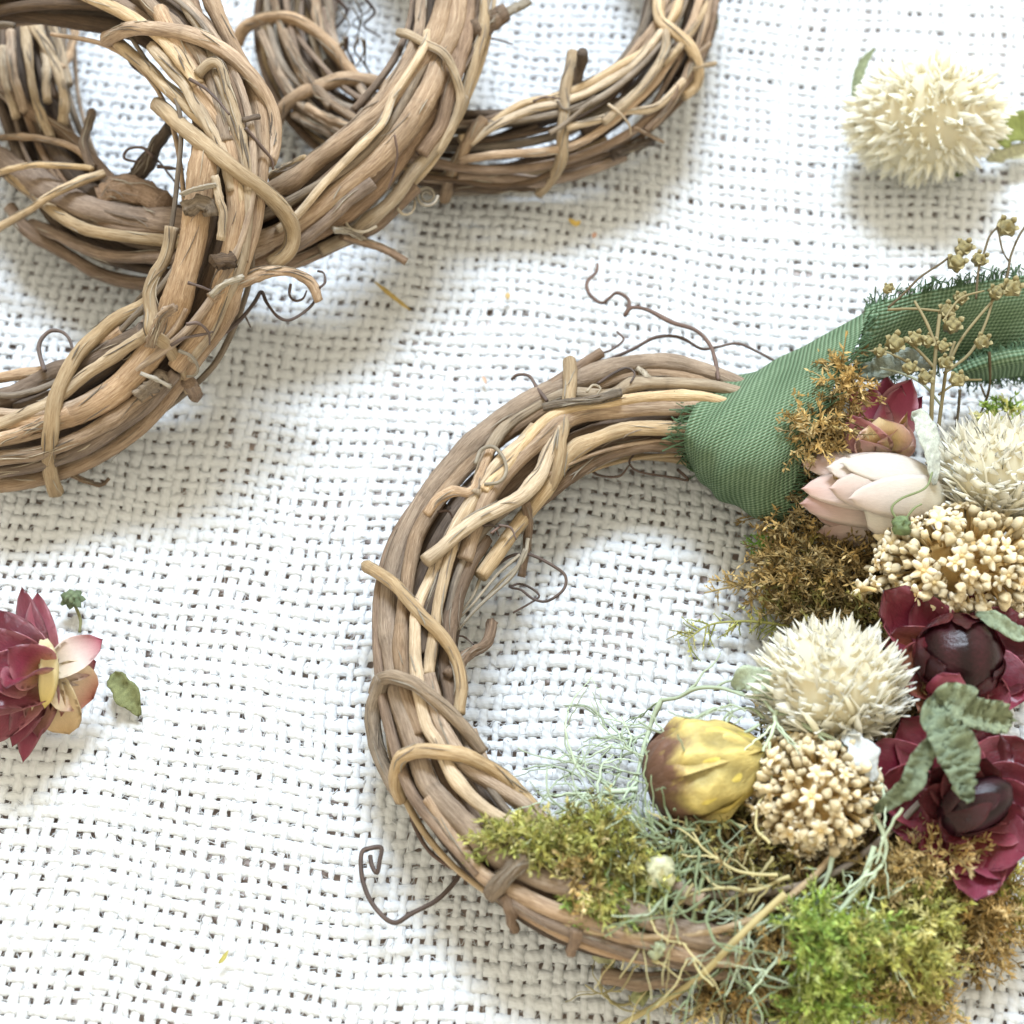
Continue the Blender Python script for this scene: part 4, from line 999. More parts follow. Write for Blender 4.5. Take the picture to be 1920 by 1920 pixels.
# inner bracts hugging the centre
Rc = basis(nrm([0.1, -0.35, 1.0]), [0, 1, 0]); Rc = np.stack([Rc[:, 0], Rc[:, 2] * -1, Rc[:, 1]], 1)
for ring, (v0, v1, n_) in enumerate([(1.75, 0.95, 7), (1.5, 0.62, 3)]):
    for k in range(n_): hug(o, cc, (0.72, 0.70, 0.64), Rc, k * 6.283 / n_ + ring * 0.5, 0.52 - 0.05 * ring, v0, v1, 0.05 - 0.012 * ring + 0.006 * (k % 2), (0.075 - 0.018 * ring, 0.007, 0.012))
for k in range(11):
    a = k * 0.571 * 1.0 + 0.2
    dr = np.array([math.cos(a), math.sin(a), 0])
    p0 = cc + dr * 0.66 + np.array([0, 0, -0.30]); p1 = cc + dr * 0.60 + np.array([0, 0, 0.35 if k % 2 else 0.22])
    petal(o, p0, p1, 62, up=dr, mat='gloss', tipc=(0.085, 0.008, 0.014), basec=(0.14, 0.015, 0.02), bow=0.22, cup=-0.35, sharp=0.45, name='inner_bract')
petal(o, P(1752, 1305, 2.1), P(1800, 1262, 2.75), 62, up=(0, -0.6, 1), mat='gloss', tipc=(0.5, 0.13, 0.2), basec=PINK, bow=0.15, cup=0.1, sharp=0.4, name='inner_bract')

# red strawflower with long dark bud
o = empty('strawflower'); tag(o, 'wide open dark red strawflower with a long near black bud, lowest in the arrangement', 'flower', 'strawflowers')
Rb_ = basis(P(1878, 1482, 2.2) - P(1770, 1545, 1.9), [0, 0, 1])
Rl = np.stack([Rb_[:, 0], -Rb_[:, 2], Rb_[:, 1]], 1)
dome(o, P(1828, 1512, 2.05), (0.40, 0.38, 0.66), 'bud', Rl, (0.016, 0.004, 0.007))
for ring, (v0, v1, n_) in enumerate([(2.3, 1.25, 5), (1.9, 0.95, 3)]):
    for k in range(n_): hug(o, P(1828, 1512, 2.05), (0.40, 0.38, 0.66), Rl, k * 6.283 / n_ + ring * 0.6, 0.62, v0, v1, 0.05 - 0.012 * ring + 0.006 * (k % 2), (0.05 - 0.016 * ring, 0.005, 0.010))
d.update(bow=-0.06)
fan(o, (1810, 1515, 1.5), [((1612, 1408, 2.1), 118, dict(tipc=(0.22, 0.025, 0.05), midc=(0.17, 0.015, 0.03))), ((1688, 1342, 2.1), 112, dict(tipc=(0.13, 0.01, 0.018), midc=(0.2, 0.02, 0.04))), ((1770, 1355, 2.1), 100, {}), ((1860, 1360, 2.1), 110, {}), ((1955, 1400, 2.1), 130, {}), ((1960, 1470, 2.0), 110, dict(tipc=PINK)), ((1955, 1530, 1.9), 110, dict(tipc=PINK)),
     ((1632, 1480, 2.0), 104, dict(tipc=(0.2, 0.02, 0.04))), ((1660, 1545, 1.8), 90, dict(tipc=(0.24, 0.03, 0.06))), ((1688, 1605, 1.6), 90, dict(tipc=PINK)), ((1750, 1640, 1.5), 80, {})], 'gloss', d)
fan(o, (1830, 1560, 1.45), [((1832, 1692, 1.7), 92, dict(tipc=(0.36, 0.07, 0.13), up=(-0.2, -0.4, 1))), ((1885, 1650, 1.75), 86, dict(tipc=(0.36, 0.07, 0.13))), ((1930, 1600, 1.9), 105, dict(tipc=PINK, midc=(0.38, 0.07, 0.1))), ((1785, 1635, 1.7), 70, dict(tipc=(0.3, 0.05, 0.08))), ((1945, 1545, 2.0), 90, dict(tipc=PINK)), ((1720, 1590, 1.85), 64, dict(tipc=PINK))], 'gloss', d)
for (x, y, z), w in [((1745, 1440, 2.25), 70), ((1790, 1425, 2.35), 76), ((1850, 1420, 2.4), 80), ((1720, 1500, 2.2), 66), ((1770, 1580, 2.1), 60)]:
    petal(o, P(1812, 1515, 1.7), P(x, y, z), w, mat='gloss', tipc=(0.11, 0.01, 0.018), basec=DEEP, bow=-0.05, cup=0.4, sharp=0.45, rim=(0.26, 0.06, 0.07), name='inner_bract')

# strawflower lying loose at the side of the picture
o = empty('strawflower'); tag(o, 'loose strawflower with maroon and white petals on the bare cloth, cut by picture edge', 'flower', 'strawflowers')
d = dict(tipc=(0.18, 0.018, 0.036), midc=(0.30, 0.045, 0.085), basec=(0.66, 0.40, 0.2), cup=0.35, bow=0.06, sharp=0.8, crumple=0.03, rim=(0.5, 0.2, 0.24), nu=10, nv=7)
fan(o, (88, 1272, 1.15), [((-70, 1140, 1.4), 84, {}), ((-90, 1230, 1.3), 88, {}), ((-80, 1330, 1.0), 86, {}), ((-30, 1400, 0.6), 76, {}), ((-10, 1140, 1.75), 84, {}), ((40, 1098, 1.5), 52, dict(midc=(0.42, 0.1, 0.15))), ((70, 1108, 1.5), 62, dict(midc=(0.45, 0.12, 0.17))),
     ((-40, 1175, 2.0), 80, {}), ((-60, 1250, 2.0), 86, {}), ((-25, 1325, 1.7), 86, {}), ((22, 1402, 0.7), 60, dict(tipc=PINK)), ((42, 1432, 0.4), 54, dict(tipc=PINK)), ((72, 1385, 0.75), 64, dict(midc=(0.6, 0.3, 0.2))),
     ((10, 1290, 2.2), 90, dict(base=(80, 1265, 1.5), up=(-0.4, 0.2, 1))), ((15, 1215, 2.2), 86, dict(base=(82, 1262, 1.5)))], 'gloss', d)
d2 = dict(tipc=PINK, midc=(0.76, 0.64, 0.60), basec=(0.80, 0.70, 0.5), cup=0.4, bow=0.10, sharp=0.6, crumple=0.04, nu=9, nv=7)
fan(o, (95, 1262, 1.25), [((194, 1198, 1.25), 62, {}), ((182, 1240, 1.0), 56, {}), ((172, 1266, 0.8), 46, dict(tipc=(0.6, 0.25, 0.2))), ((176, 1310, 0.7), 92, dict(midc=(0.84, 0.68, 0.5), tipc=(0.5, 0.16, 0.12))), ((130, 1378, 0.35), 80, dict(midc=(0.75, 0.6, 0.38), tipc=(0.6, 0.4, 0.2))), ((100, 1350, 0.6), 60, dict(midc=(0.7, 0.5, 0.3)))], 'petal', d2)
for (a, b_) in [((82, 1200), (92, 1305)), ((90, 1215), (84, 1330))]:
    petal(o, P(a[0], a[1], 1.75), P(b_[0], b_[1], 1.3), 34, up=(0.6, -0.3, 1), tipc=(0.76, 0.6, 0.2), basec=(0.85, 0.75, 0.5), bow=0.1)

# ------------------------------------------------------------------ dried yellow rosebud
o = empty('rosebud'); tag(o, 'wrinkled dried yellow rosebud with brown tip lying among sage green strands', 'flower')
ra, rb2 = P(1207, 1478, 1.45), P(1432, 1405, 1.75)
axis_ = nrm(rb2 - ra); mid = (ra + rb2) / 2 + np.array([0, -0.05, 0.15]); Rr = basis(axis_, [0, -0.2, 1])
Lr = np.linalg.norm(rb2 - ra) / 2
def shell(seed, a0, a1, k, tint, name):
    g = np.random.default_rng(seed)
    nu, nv = 44, 36
    t = np.linspace(0.02, 0.985, nu); a = np.linspace(a0, a1, nv)
    tt, aa = np.meshgrid(t, a, indexing='ij')
    prof = np.sin(np.pi * tt ** 0.80) ** 0.62
    x = (tt * 2 - 1) * Lr
    wr = np.zeros_like(tt)
    for _ in range(6):
        wr += 0.03 * (0.6 - np.abs(np.sin(0.5 * (aa * g.uniform(4, 11) + tt * g.uniform(-9, 9)) + g.uniform(0, 6)))) * g.uniform(.4, 1.2)
    for _ in range(5):
        wr += 0.024 * (0.6 - np.abs(np.sin(0.5 * (tt * g.uniform(8, 24) + aa * g.uniform(-8, 8)) + g.uniform(0, 6)))) * g.uniform(.4, 1.2)
    wr = wr * 1.9 - 0.02
    ed = np.minimum(aa - a0, a1 - aa)
    r = prof * (0.93 * k + wr) * 0.98 + 0.05 * np.exp(-(ed / 0.16) ** 2) * (0.6 + 0.4 * np.sin(tt * 11 + seed)) * (k > 0.94)
    V = mid + axis_ * x[..., None] + Rr[:, 0] * (r * np.cos(aa))[..., None] + Rr[:, 2] * (r * np.sin(aa))[..., None]
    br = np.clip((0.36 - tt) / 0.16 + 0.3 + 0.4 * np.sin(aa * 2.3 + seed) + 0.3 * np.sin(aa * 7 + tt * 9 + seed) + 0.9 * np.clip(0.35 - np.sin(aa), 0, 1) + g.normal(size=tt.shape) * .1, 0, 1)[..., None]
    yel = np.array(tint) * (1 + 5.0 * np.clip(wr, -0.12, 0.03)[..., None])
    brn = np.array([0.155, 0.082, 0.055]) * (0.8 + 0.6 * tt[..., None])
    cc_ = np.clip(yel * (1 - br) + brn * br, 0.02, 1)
    i = np.arange(nu - 1)[:, None] * nv; j = np.arange(nv - 1)[None]
    Q = np.stack([i + j, i + nv + j, i + nv + j + 1, i + j + 1], -1).reshape(-1, 4)
    mb = MB(); mb.add(V.reshape(-1, 3), Q, None, cc_.reshape(-1, 3), np.stack([aa, tt * 2, tt * 0 + seed], -1).reshape(-1, 3))
    mb.build(name, M['rose'], o)
shell(1, 0, 6.3, 0.93, (0.62, 0.5, 0.12), 'core')
shell(2, 0.2, 2.2, 1.0, (0.58, 0.47, 0.17), 'petal')
shell(3, 1.5, 3.6, 0.97, (0.53, 0.42, 0.15), 'petal')
shell(4, 3.2, 5.2, 0.98, (0.4, 0.28, 0.09), 'petal')
shell(5, 4.6, 6.9, 1.0, (0.52, 0.40, 0.11), 'petal')

# ------------------------------------------------------------------ tan floret clusters
def floret_meshes():
    out = []
    for k in range(4):      # round closed buds on a short stalk
        mb = MB(); g = np.random.default_rng(k)
        ph = g.uniform(0, 6, 3)
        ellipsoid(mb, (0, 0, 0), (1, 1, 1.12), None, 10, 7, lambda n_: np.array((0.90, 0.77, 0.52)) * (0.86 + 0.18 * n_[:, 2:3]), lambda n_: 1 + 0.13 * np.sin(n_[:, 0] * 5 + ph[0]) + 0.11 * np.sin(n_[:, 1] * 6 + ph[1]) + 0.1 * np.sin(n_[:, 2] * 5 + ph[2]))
        tube(mb, np.array([[0, 0, -4.2], [0.1, 0, -2.2], [0, 0, -0.7]]), [0.32, 0.36, 0.5], 6, c=np.array([0.76, 0.56, 0.27]))
        me = mb.mesh('floret'); me.materials.append(M['bud']); out.append(me)
    op = []
    for k in range(4):      # open five-lobed florets
        mb = MB(); g = np.random.default_rng(40 + k)
        for a in range(5):
            th = a * 1.2566 + g.uniform(-.15, .15)
            dd = np.array([math.cos(th), math.sin(th), g.uniform(0.15, 0.5)])
            q = np.array([[0, 0, 0], dd * 0.7, dd * 1.25 + [0, 0, g.uniform(-.3, .15)], dd * 1.6 + [0, 0, g.uniform(-.7, .2)]])
            tube(mb, q, [0.3, 0.52, 0.42, 0.2], 6, c=np.array([[0.84, 0.64, 0.34], [0.90, 0.77, 0.52], [0.92, 0.82, 0.62], [0.93, 0.86, 0.70]]), flat=0.55)
        ellipsoid(mb, (0, 0, 0.1), (0.42, 0.42, 0.42), None, 8, 5, lambda n_: np.full((len(n_), 3), (0.82, 0.62, 0.30)))
        tube(mb, np.array([[0, 0, -4.0], [0.15, 0, -2.0], [0, 0, 0]]), [0.28, 0.34, 0.5], 6, c=np.array([0.78, 0.58, 0.28]))
        me = mb.mesh('floret'); me.materials.append(M['bud']); op.append(me)
    return out, op
FB, FO = floret_meshes()
def cluster(label, c, ax, nb, no, rpx, seed, axis=(0, -0.25, 1.0), extra=()):
    o = empty('floret_cluster'); tag(o, label, 'flower', 'tan floret clusters')
    g = np.random.default_rng(seed)
    A_ = nrm(axis); R = basis(A_, [1, 0, 0])
    mb = MB(); ellipsoid(mb, np.asarray(c) - A_ * 0.15, np.array(ax) * 0.62, None, 14, 9, lambda n_: np.full((len(n_), 3), (0.62, 0.42, 0.17)))
    mb.build('head', M['bud'], o)
    gold = math.pi * (3 - math.sqrt(5)); n = nb + no
    for k in range(n):
        t = 1 - 1.35 * (k + 0.5) / n
        r = math.sqrt(max(0, 1 - t * t)); a = k * gold
        d_ = R @ np.array([r * math.cos(a), t, r * math.sin(a)])
        d_ = nrm(d_ + g.normal(size=3) * 0.09)
        p = np.asarray(c) + d_ * np.array(ax) * g.uniform(0.86, 1.1)
        isb = (t > 0.3 and g.random() < 0.78) or g.random() < 0.12
        sc = rpx / 100 * g.uniform(0.62, 1.2)
        Rz = basis(np.cross(d_, [0.3, 0.5, 0.2]), d_)
        Rz = np.stack([Rz[:, 0], np.cross(d_, Rz[:, 0]), d_], 1)
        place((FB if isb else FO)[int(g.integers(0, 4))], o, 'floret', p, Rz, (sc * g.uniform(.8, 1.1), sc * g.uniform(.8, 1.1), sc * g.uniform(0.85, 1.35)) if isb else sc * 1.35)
    for (x, y, z, s_) in extra:
        d_ = nrm(g.normal(size=3) * 0.5 + [0, -0.3, 0.8])
        Rz = basis(np.cross(d_, [0.3, 0.5, 0.2]), d_); Rz = np.stack([Rz[:, 0], np.cross(d_, Rz[:, 0]), d_], 1)
        place(FO[int(g.integers(0, 4))], o, 'floret', P(x, y, z), Rz, s_ / 100)
    return o
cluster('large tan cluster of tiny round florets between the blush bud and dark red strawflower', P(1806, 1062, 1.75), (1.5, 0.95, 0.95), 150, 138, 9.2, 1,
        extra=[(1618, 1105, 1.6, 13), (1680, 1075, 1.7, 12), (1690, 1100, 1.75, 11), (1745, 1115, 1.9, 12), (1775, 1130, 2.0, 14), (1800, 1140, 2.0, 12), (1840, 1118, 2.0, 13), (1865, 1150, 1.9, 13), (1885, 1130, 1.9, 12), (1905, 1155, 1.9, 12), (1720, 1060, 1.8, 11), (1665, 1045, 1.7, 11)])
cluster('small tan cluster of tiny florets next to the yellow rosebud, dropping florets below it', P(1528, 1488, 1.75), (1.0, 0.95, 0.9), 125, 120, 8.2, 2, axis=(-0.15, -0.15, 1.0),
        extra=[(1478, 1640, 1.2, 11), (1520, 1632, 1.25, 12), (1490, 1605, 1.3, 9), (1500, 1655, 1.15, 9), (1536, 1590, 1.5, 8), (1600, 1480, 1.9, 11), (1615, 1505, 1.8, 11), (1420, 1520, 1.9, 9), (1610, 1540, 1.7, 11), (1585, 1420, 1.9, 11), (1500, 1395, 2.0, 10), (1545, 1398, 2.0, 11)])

# ------------------------------------------------------------------ green ribbon
def grid_surface(mb, rows, nu=40, nv=40, scale=1.0, wrinkle=0.02, seed=0, thick=0.015, folds=0.0):
    """rows of traced points -> smooth cloth sheet with thickness"""
    rows = [PP(r_) for r_ in rows]
    def res(p, n):
        q, par = catmull(p, 0.02)
        s_ = np.concatenate([[0], np.cumsum(np.linalg.norm(np.diff(q, axis=0), axis=1))]); s_ /= s_[-1]
        return np.stack([np.interp(np.linspace(0, 1, n), s_, q[:, k]) for k in range(3)], -1)
    rr = np.array([res(r_, nv) for r_ in rows])
    G = np.array([res(rr[:, j], nu) for j in range(nv)]).transpose(1, 0, 2)
    dU = np.gradient(G, axis=0); dV = np.gradient(G, axis=1)
    N = np.cross(dV, dU); N /= np.maximum(np.linalg.norm(N, axis=-1, keepdims=True), 1e-9)
    lu = np.cumsum(np.linalg.norm(dU, axis=-1), 0); lv = np.cumsum(np.linalg.norm(dV, axis=-1), 1)
    g = np.random.default_rng(seed)
    w = np.zeros(G.shape[:2])
    for _ in range(5): w += np.sin(lu * g.uniform(0.8, 3) + lv * g.uniform(-3, 3) + g.uniform(0, 6)) * wrinkle * g.uniform(.4, 1)
    w += folds * np.sin((lu * 0.9 + lv * 2.2) * 2.6 + 0.8 * np.sin(lv * 1.3)) * np.exp(-((lv / lv.max() - 0.15) / 0.35) ** 2)
    G = G + N * w[..., None]
    bk = np.stack([lv * 1.0, lu * 1.0, w * 0], -1).reshape(-1, 3) * scale
    i = np.arange(nu - 1)[:, None] * nv; j = np.arange(nv - 1)[None]
    Q = np.stack([i + j, i + nv + j, i + nv + j + 1, i + j + 1], -1).reshape(-1, 4)
    top = G.reshape(-1, 3); bot = top - N.reshape(-1, 3) * thick; m0 = nu * nv
    e = np.array(list(range(nv)) + [r_ * nv + nv - 1 for r_ in range(1, nu)] + [(nu - 1) * nv + k for k in range(nv - 2, -1, -1)] + [r_ * nv for r_ in range(nu - 2, 0, -1)])
    e2 = np.roll(e, -1)
    mb.add(np.vstack([top, bot]), np.vstack([Q, Q[:, ::-1] + m0, np.stack([e, e2, e2 + m0, e + m0], -1)]), None, None, np.vstack([bk, bk]))
    return G, N
rib = empty('green_ribbon'); tag(rib, 'frayed sage green cloth ribbon wrapped round the decorated wreath', 'ribbon')
fr = MB()
g = np.random.default_rng(12)
def fringe(G, N, edge, ln, dens=2):
    E = {'l': G[:, 0], 'r': G[:, -1], 't': G[0], 'b': G[-1]}[edge]
    I = {'l': G[:, 2], 'r': G[:, -3], 't': G[2], 'b': G[-3]}[edge]
    Nn = {'l': N[:, 0], 'r': N[:, -1], 't': N[0], 'b': N[-1]}[edge]
    for k in range(len(E) * dens):
        f_ = g.uniform(0, len(E) - 1.01); i = int(f_); w = f_ - i
        p = E[i] * (1 - w) + E[i + 1] * w; out_ = nrm(E[i] - I[i]); al = nrm(E[i + 1] - E[i])
        l = ln * g.uniform(0.4, 1.3)
        dr = nrm(out_ + al * g.normal() * 0.35 + Nn[i] * g.normal() * 0.3)
        q = np.array([p - out_ * 0.06, p + dr * l * 0.5 + Nn[i] * g.normal() * 0.03, p + dr * l + (al * g.normal() + Nn[i] * g.normal()) * 0.07])
        tube(fr, catmull(q, l / 4)[0], np.array([0.014]) * g.uniform(0.6, 1.1), 4, cap=False)
mb = MB()
G, N = grid_surface(mb, [[(1365, 742, 0.5), (1450, 712, 0.6), (1560, 650, 0.8), (1650, 600, 1.1)],
    [(1342, 728, 1.35), (1435, 690, 1.6), (1535, 632, 1.9), (1640, 572, 2.2)],
    [(1303, 764, 1.9), (1400, 742, 2.15), (1500, 708, 2.35), (1600, 660, 2.45)],
    [(1283, 812, 1.85), (1372, 826, 2.2), (1455, 815, 2.35), (1548, 752, 2.4)],
    [(1283, 852, 1.4), (1352, 885, 1.75), (1432, 893, 1.95), (1510, 850, 2.05)],
    [(1300, 884, 0.8), (1350, 928, 1.0), (1412, 962, 1.15), (1478, 955, 1.3)],
    [(1330, 895, 0.3), (1370, 935, 0.35), (1425, 970, 0.35), (1480, 985, 0.4)]], 90, 80, 1.0, 0.024, 2, folds=0.035)
mb.build('wrap', M['ribbon'], rib)
fringe(G, N, 'l', 0.34, 2); fringe(G, N, 'r', 0.30, 2)
mb = MB()
G, N = grid_surface(mb, [[(1625, 582, 2.2), (1700, 552, 2.5), (1790, 535, 2.5), (1870, 524, 2.4), (1960, 512, 2.3)],
    [(1612, 622, 2.2), (1690, 600, 2.2), (1790, 585, 2.15), (1870, 575, 2.05), (1960, 560, 2.0)],
    [(1600, 660, 2.0), (1690, 650, 1.7), (1790, 630, 1.6), (1870, 618, 1.6), (1960, 606, 1.6)],
    [(1590, 705, 1.8), (1690, 700, 1.2), (1790, 680, 1.0), (1870, 662, 1.1), (1960, 650, 1.2)]], 40, 70, 1.0, 0.05, 3)
mb.build('tail', M['ribbon'], rib); fringe(G, N, 't', 0.2, 2); fringe(G, N, 'b', 0.2, 2)
mb = MB()
G, N = grid_surface(mb, [[(1780, 690, 1.3), (1830, 672, 1.5), (1880, 658, 1.55), (1960, 648, 1.5)],
    [(1790, 705, 1.3), (1835, 692, 1.5), (1885, 680, 1.5), (1960, 672, 1.5)],
    [(1795, 722, 0.9), (1840, 716, 0.9), (1890, 710, 0.8), (1960, 704, 0.8)]], 24, 44, 1.0, 0.03, 4)
mb.build('tail', M['ribbon'], rib); fringe(G, N, 't', 0.14, 3); fringe(G, N, 'b', 0.2, 3)
f = fr.build('frayed_edge', M['ribbon'], rib); f['kind'] = 'stuff'

# ------------------------------------------------------------------ moss, lichen and dry stems
def frond(mb, p, d, ln, colr, g, nl=15, lw=0.044, ll=0.19, droop=0.25, stem=0.018):
    """a moss shoot: bent stem with small pointed leaves all round"""
    d = nrm(d); side = nrm(np.cross(d, g.normal(size=3)))
    t = np.linspace(0, 1, 6)[:, None]
    b = g.normal() * 0.35
    q = p + d * ln * t + side * ln * b * t ** 2 + np.array([0, 0, -droop]) * ln * t ** 2
    ct = np.clip(np.asarray(colr) * g.uniform(0.75, 1.2), 0.01, 0.95)
    tube(mb, q, np.linspace(stem, stem * 0.5, 6), 3, c=ct * 0.8, cap=False)
    u = g.uniform(0.08, 1.0, nl)
    P0 = np.stack([np.interp(u, t[:, 0], q[:, k]) for k in range(3)], -1)
    dirs = d * 0.75 + g.normal(size=(nl, 3)) * 0.62
    dirs /= np.linalg.norm(dirs, axis=1, keepdims=True)
    l = ll * g.uniform(0.6, 1.25, nl)[:, None] * (1.1 - 0.5 * u[:, None])
    w = np.cross(dirs, g.normal(size=(nl, 3))); w /= np.linalg.norm(w, axis=1, keepdims=True)
    cu = np.cross(w, dirs) * l * g.uniform(-.3, .3, (nl, 1))
    V = np.stack([P0, P0 + dirs * l * 0.45 + w * lw * 0.5 + cu * .5, P0 + dirs * l + cu * 1.5, P0 + dirs * l * 0.45 - w * lw * 0.5 + cu * .5], 1)
    cc_ = np.clip(ct[None] * g.uniform(0.8, 1.3, (nl, 1)), 0.01, 0.95)
    mb.add(V.reshape(-1, 3), np.arange(nl * 4).reshape(-1, 4), None, np.repeat(cc_, 4, 0))

def moss(name, label, blobs, seed, cat='moss', group=None):
    """blobs: (px, py, rx, ry, z low, z high, count, colours, length, outward)"""
    g = np.random.default_rng(seed); mb = MB()
    for (x, y, rx, ry, z0, z1, n, cols, ln, outw) in blobs:
        for k in range(int(n * 0.72)):
            a = g.uniform(0, 6.283); r = math.sqrt(g.random())
            ex, ey = math.cos(a) * r, math.sin(a) * r
            z = z0 + (z1 - z0) * (1 - r * r) * g.uniform(0.5, 1.0) if z1 > z0 else z0
            p = P(x + ex * rx, y + ey * ry, max(z, 0.05))
            d = np.array([ex * outw, -ey * outw, 0.55]) + g.normal(size=3) * 0.55
            frond(mb, p, d, ln * g.uniform(0.7, 2.1), np.array(cols[int(g.integers(0, len(cols)))]) * (0.72 if k % 3 == 0 else 1.0), g)
    o = mb.build(name, M['moss'])
    tag(o, label, cat, group, 'stuff')
    return o
GOLD = [(0.60, 0.43, 0.18), (0.50, 0.35, 0.14), (0.68, 0.52, 0.26), (0.38, 0.26, 0.10)]
DKBR = [(0.25, 0.18, 0.08), (0.31, 0.23, 0.11), (0.19, 0.145, 0.065), (0.40, 0.29, 0.13)]
OLIV = [(0.32, 0.28, 0.09), (0.40, 0.36, 0.13), (0.24, 0.22, 0.08)]
YELG = [(0.58, 0.57, 0.20), (0.48, 0.49, 0.15), (0.66, 0.62, 0.29), (0.38, 0.41, 0.13)]
LIME = [(0.38, 0.52, 0.12), (0.50, 0.60, 0.18), (0.30, 0.44, 0.12), (0.60, 0.66, 0.27)]
STRW = [(0.66, 0.51, 0.25), (0.73, 0.59, 0.33), (0.54, 0.40, 0.17)]
moss('brown_moss', 'golden brown moss under the blush bud beside the ribbon', [
    (1530, 830, 60, 60, 1.0, 2.1, 170, GOLD, 0.42, 0.6), (1525, 800, 30, 40, 2.2, 2.6, 70, STRW + GOLD, 0.34, 0.6), (1585, 715, 30, 42, 2.3, 2.6, 90, GOLD, 0.32, 0.5), (1565, 775, 36, 50, 2.0, 2.5, 80, GOLD + DKBR, 0.36, 0.5),
    (1480, 930, 36, 90, 0.6, 1.6, 150, GOLD + DKBR, 0.36, 0.8), (1560, 1060, 120, 60, 0.7, 1.5, 330, GOLD + DKBR, 0.42, 0.5), (1500, 1080, 60, 50, 0.5, 1.2, 110, GOLD + OLIV, 0.4, 0.7), (1450, 1100, 55, 22, 0.4, 0.7, 60, GOLD, 0.36, 0.9), (1650, 1000, 120, 70, 0.8, 1.5, 200, DKBR, 0.4, 0.4)], 1)
moss('olive_moss', 'dark olive moss filling the gap above the white globe flower', [
    (1570, 1140, 110, 40, 0.5, 1.3, 230, OLIV + DKBR, 0.42, 0.4), (1630, 1170, 60, 60, 0.8, 1.5, 120, OLIV + DKBR, 0.40, 0.3), (1700, 1330, 120, 140, 0.9, 1.5, 260, DKBR, 0.4, 0.3), (1640, 1560, 110, 110, 0.9, 1.3, 220, DKBR + OLIV, 0.4, 0.3)], 2)
moss('brown_moss', 'dark brown moss packed on the lower arc of the decorated wreath', [
    (1400, 1640, 170, 70, 1.0, 1.75, 360, DKBR + OLIV, 0.42, 0.4), (1480, 1740, 160, 80, 0.7, 1.7, 340, DKBR + GOLD, 0.42, 0.4), (1300, 1590, 80, 60, 1.2, 1.8, 130, DKBR + OLIV, 0.36, 0.4), (1420, 1560, 70, 50, 0.7, 1.4, 170, DKBR + OLIV, 0.36, 0.3), (1330, 1560, 80, 40, 0.7, 1.3, 130, DKBR, 0.36, 0.3), (1480, 1400, 70, 50, 0.6, 1.2, 110, DKBR + OLIV, 0.34, 0.3), (1400, 1850, 90, 60, 0.3, 0.9, 180, DKBR + GOLD, 0.4, 0.5), (1580, 1620, 90, 60, 1.0, 1.6, 140, DKBR, 0.4, 0.4)], 3)
moss('green_moss', 'pale yellow green moss tuft on the lower left vines of the decorated wreath', [
    (1000, 1575, 85, 26, 1.75, 2.15, 190, YELG, 0.30, 0.6), (1110, 1580, 70, 50, 1.7, 2.1, 190, YELG + OLIV, 0.32, 0.5), (1140, 1690, 70, 26, 1.5, 1.95, 150, YELG + LIME, 0.26, 0.5), (1190, 1620, 60, 50, 1.6, 2.0, 120, YELG + OLIV, 0.34, 0.4), (1080, 1640, 26, 34, 1.8, 2.0, 26, STRW, 0.36, 0.6)], 4)
moss('green_moss', 'bright lime green moss at the foot of the arrangement', [
    (1530, 1745, 34, 50, 1.7, 2.3, 110, LIME, 0.34, 0.5), (1555, 1795, 36, 44, 1.4, 2.0, 80, LIME, 0.34, 0.5), (1550, 1855, 46, 54, 0.9, 1.6, 150, LIME, 0.36, 0.6), (1520, 1900, 56, 40, 0.4, 1.2, 140, LIME + YELG, 0.36, 0.7), (1615, 1745, 44, 20, 1.6, 2.1, 70, LIME + YELG, 0.32, 0.6)], 5)
moss('green_moss', 'yellow green moss loop beside the bright lime moss', [
    (1690, 1690, 70, 50, 0.8, 1.6, 130, YELG + OLIV, 0.36, 0.5), (1740, 1740, 30, 90, 1.1, 1.9, 150, YELG, 0.32, 0.6), (1680, 1770, 70, 26, 1.2, 1.9, 130, YELG, 0.32, 0.5), (1690, 1840, 70, 60, 0.3, 1.0, 200, STRW + YELG, 0.36, 0.6), (1740, 1900, 50, 40, 0.15, 0.4, 70, STRW, 0.36, 0.7), (1640, 1720, 60, 60, 0.7, 1.2, 110, DKBR + OLIV, 0.36, 0.4)], 6)
moss('straw_moss', 'straw coloured moss under the lowest red petals', [
    (1680, 1630, 70, 26, 1.3, 1.9, 120, STRW, 0.34, 0.6), (1760, 1605, 60, 20, 1.5, 2.0, 46, STRW + GOLD, 0.34, 0.6), (1850, 1720, 70, 50, 0.4, 1.2, 190, STRW + GOLD, 0.38, 0.6), (1800, 1780, 50, 40, 0.2, 0.7, 120, GOLD + DKBR, 0.36, 0.6), (1900, 1680, 30, 40, 0.5, 1.2, 70, YELG + STRW, 0.34, 0.6), (1770, 1700, 40, 40, 0.6, 1.1, 90, DKBR, 0.34, 0.4)], 7)
moss('green_moss', 'small lime green moss curl beside the cream globe flower at the picture edge', [
    (1880, 790, 26, 26, 0.9, 1.4, 60, LIME + YELG, 0.26, 0.6), (1905, 830, 20, 24, 0.9, 1.3, 40, LIME + YELG, 0.26, 0.6)], 8)

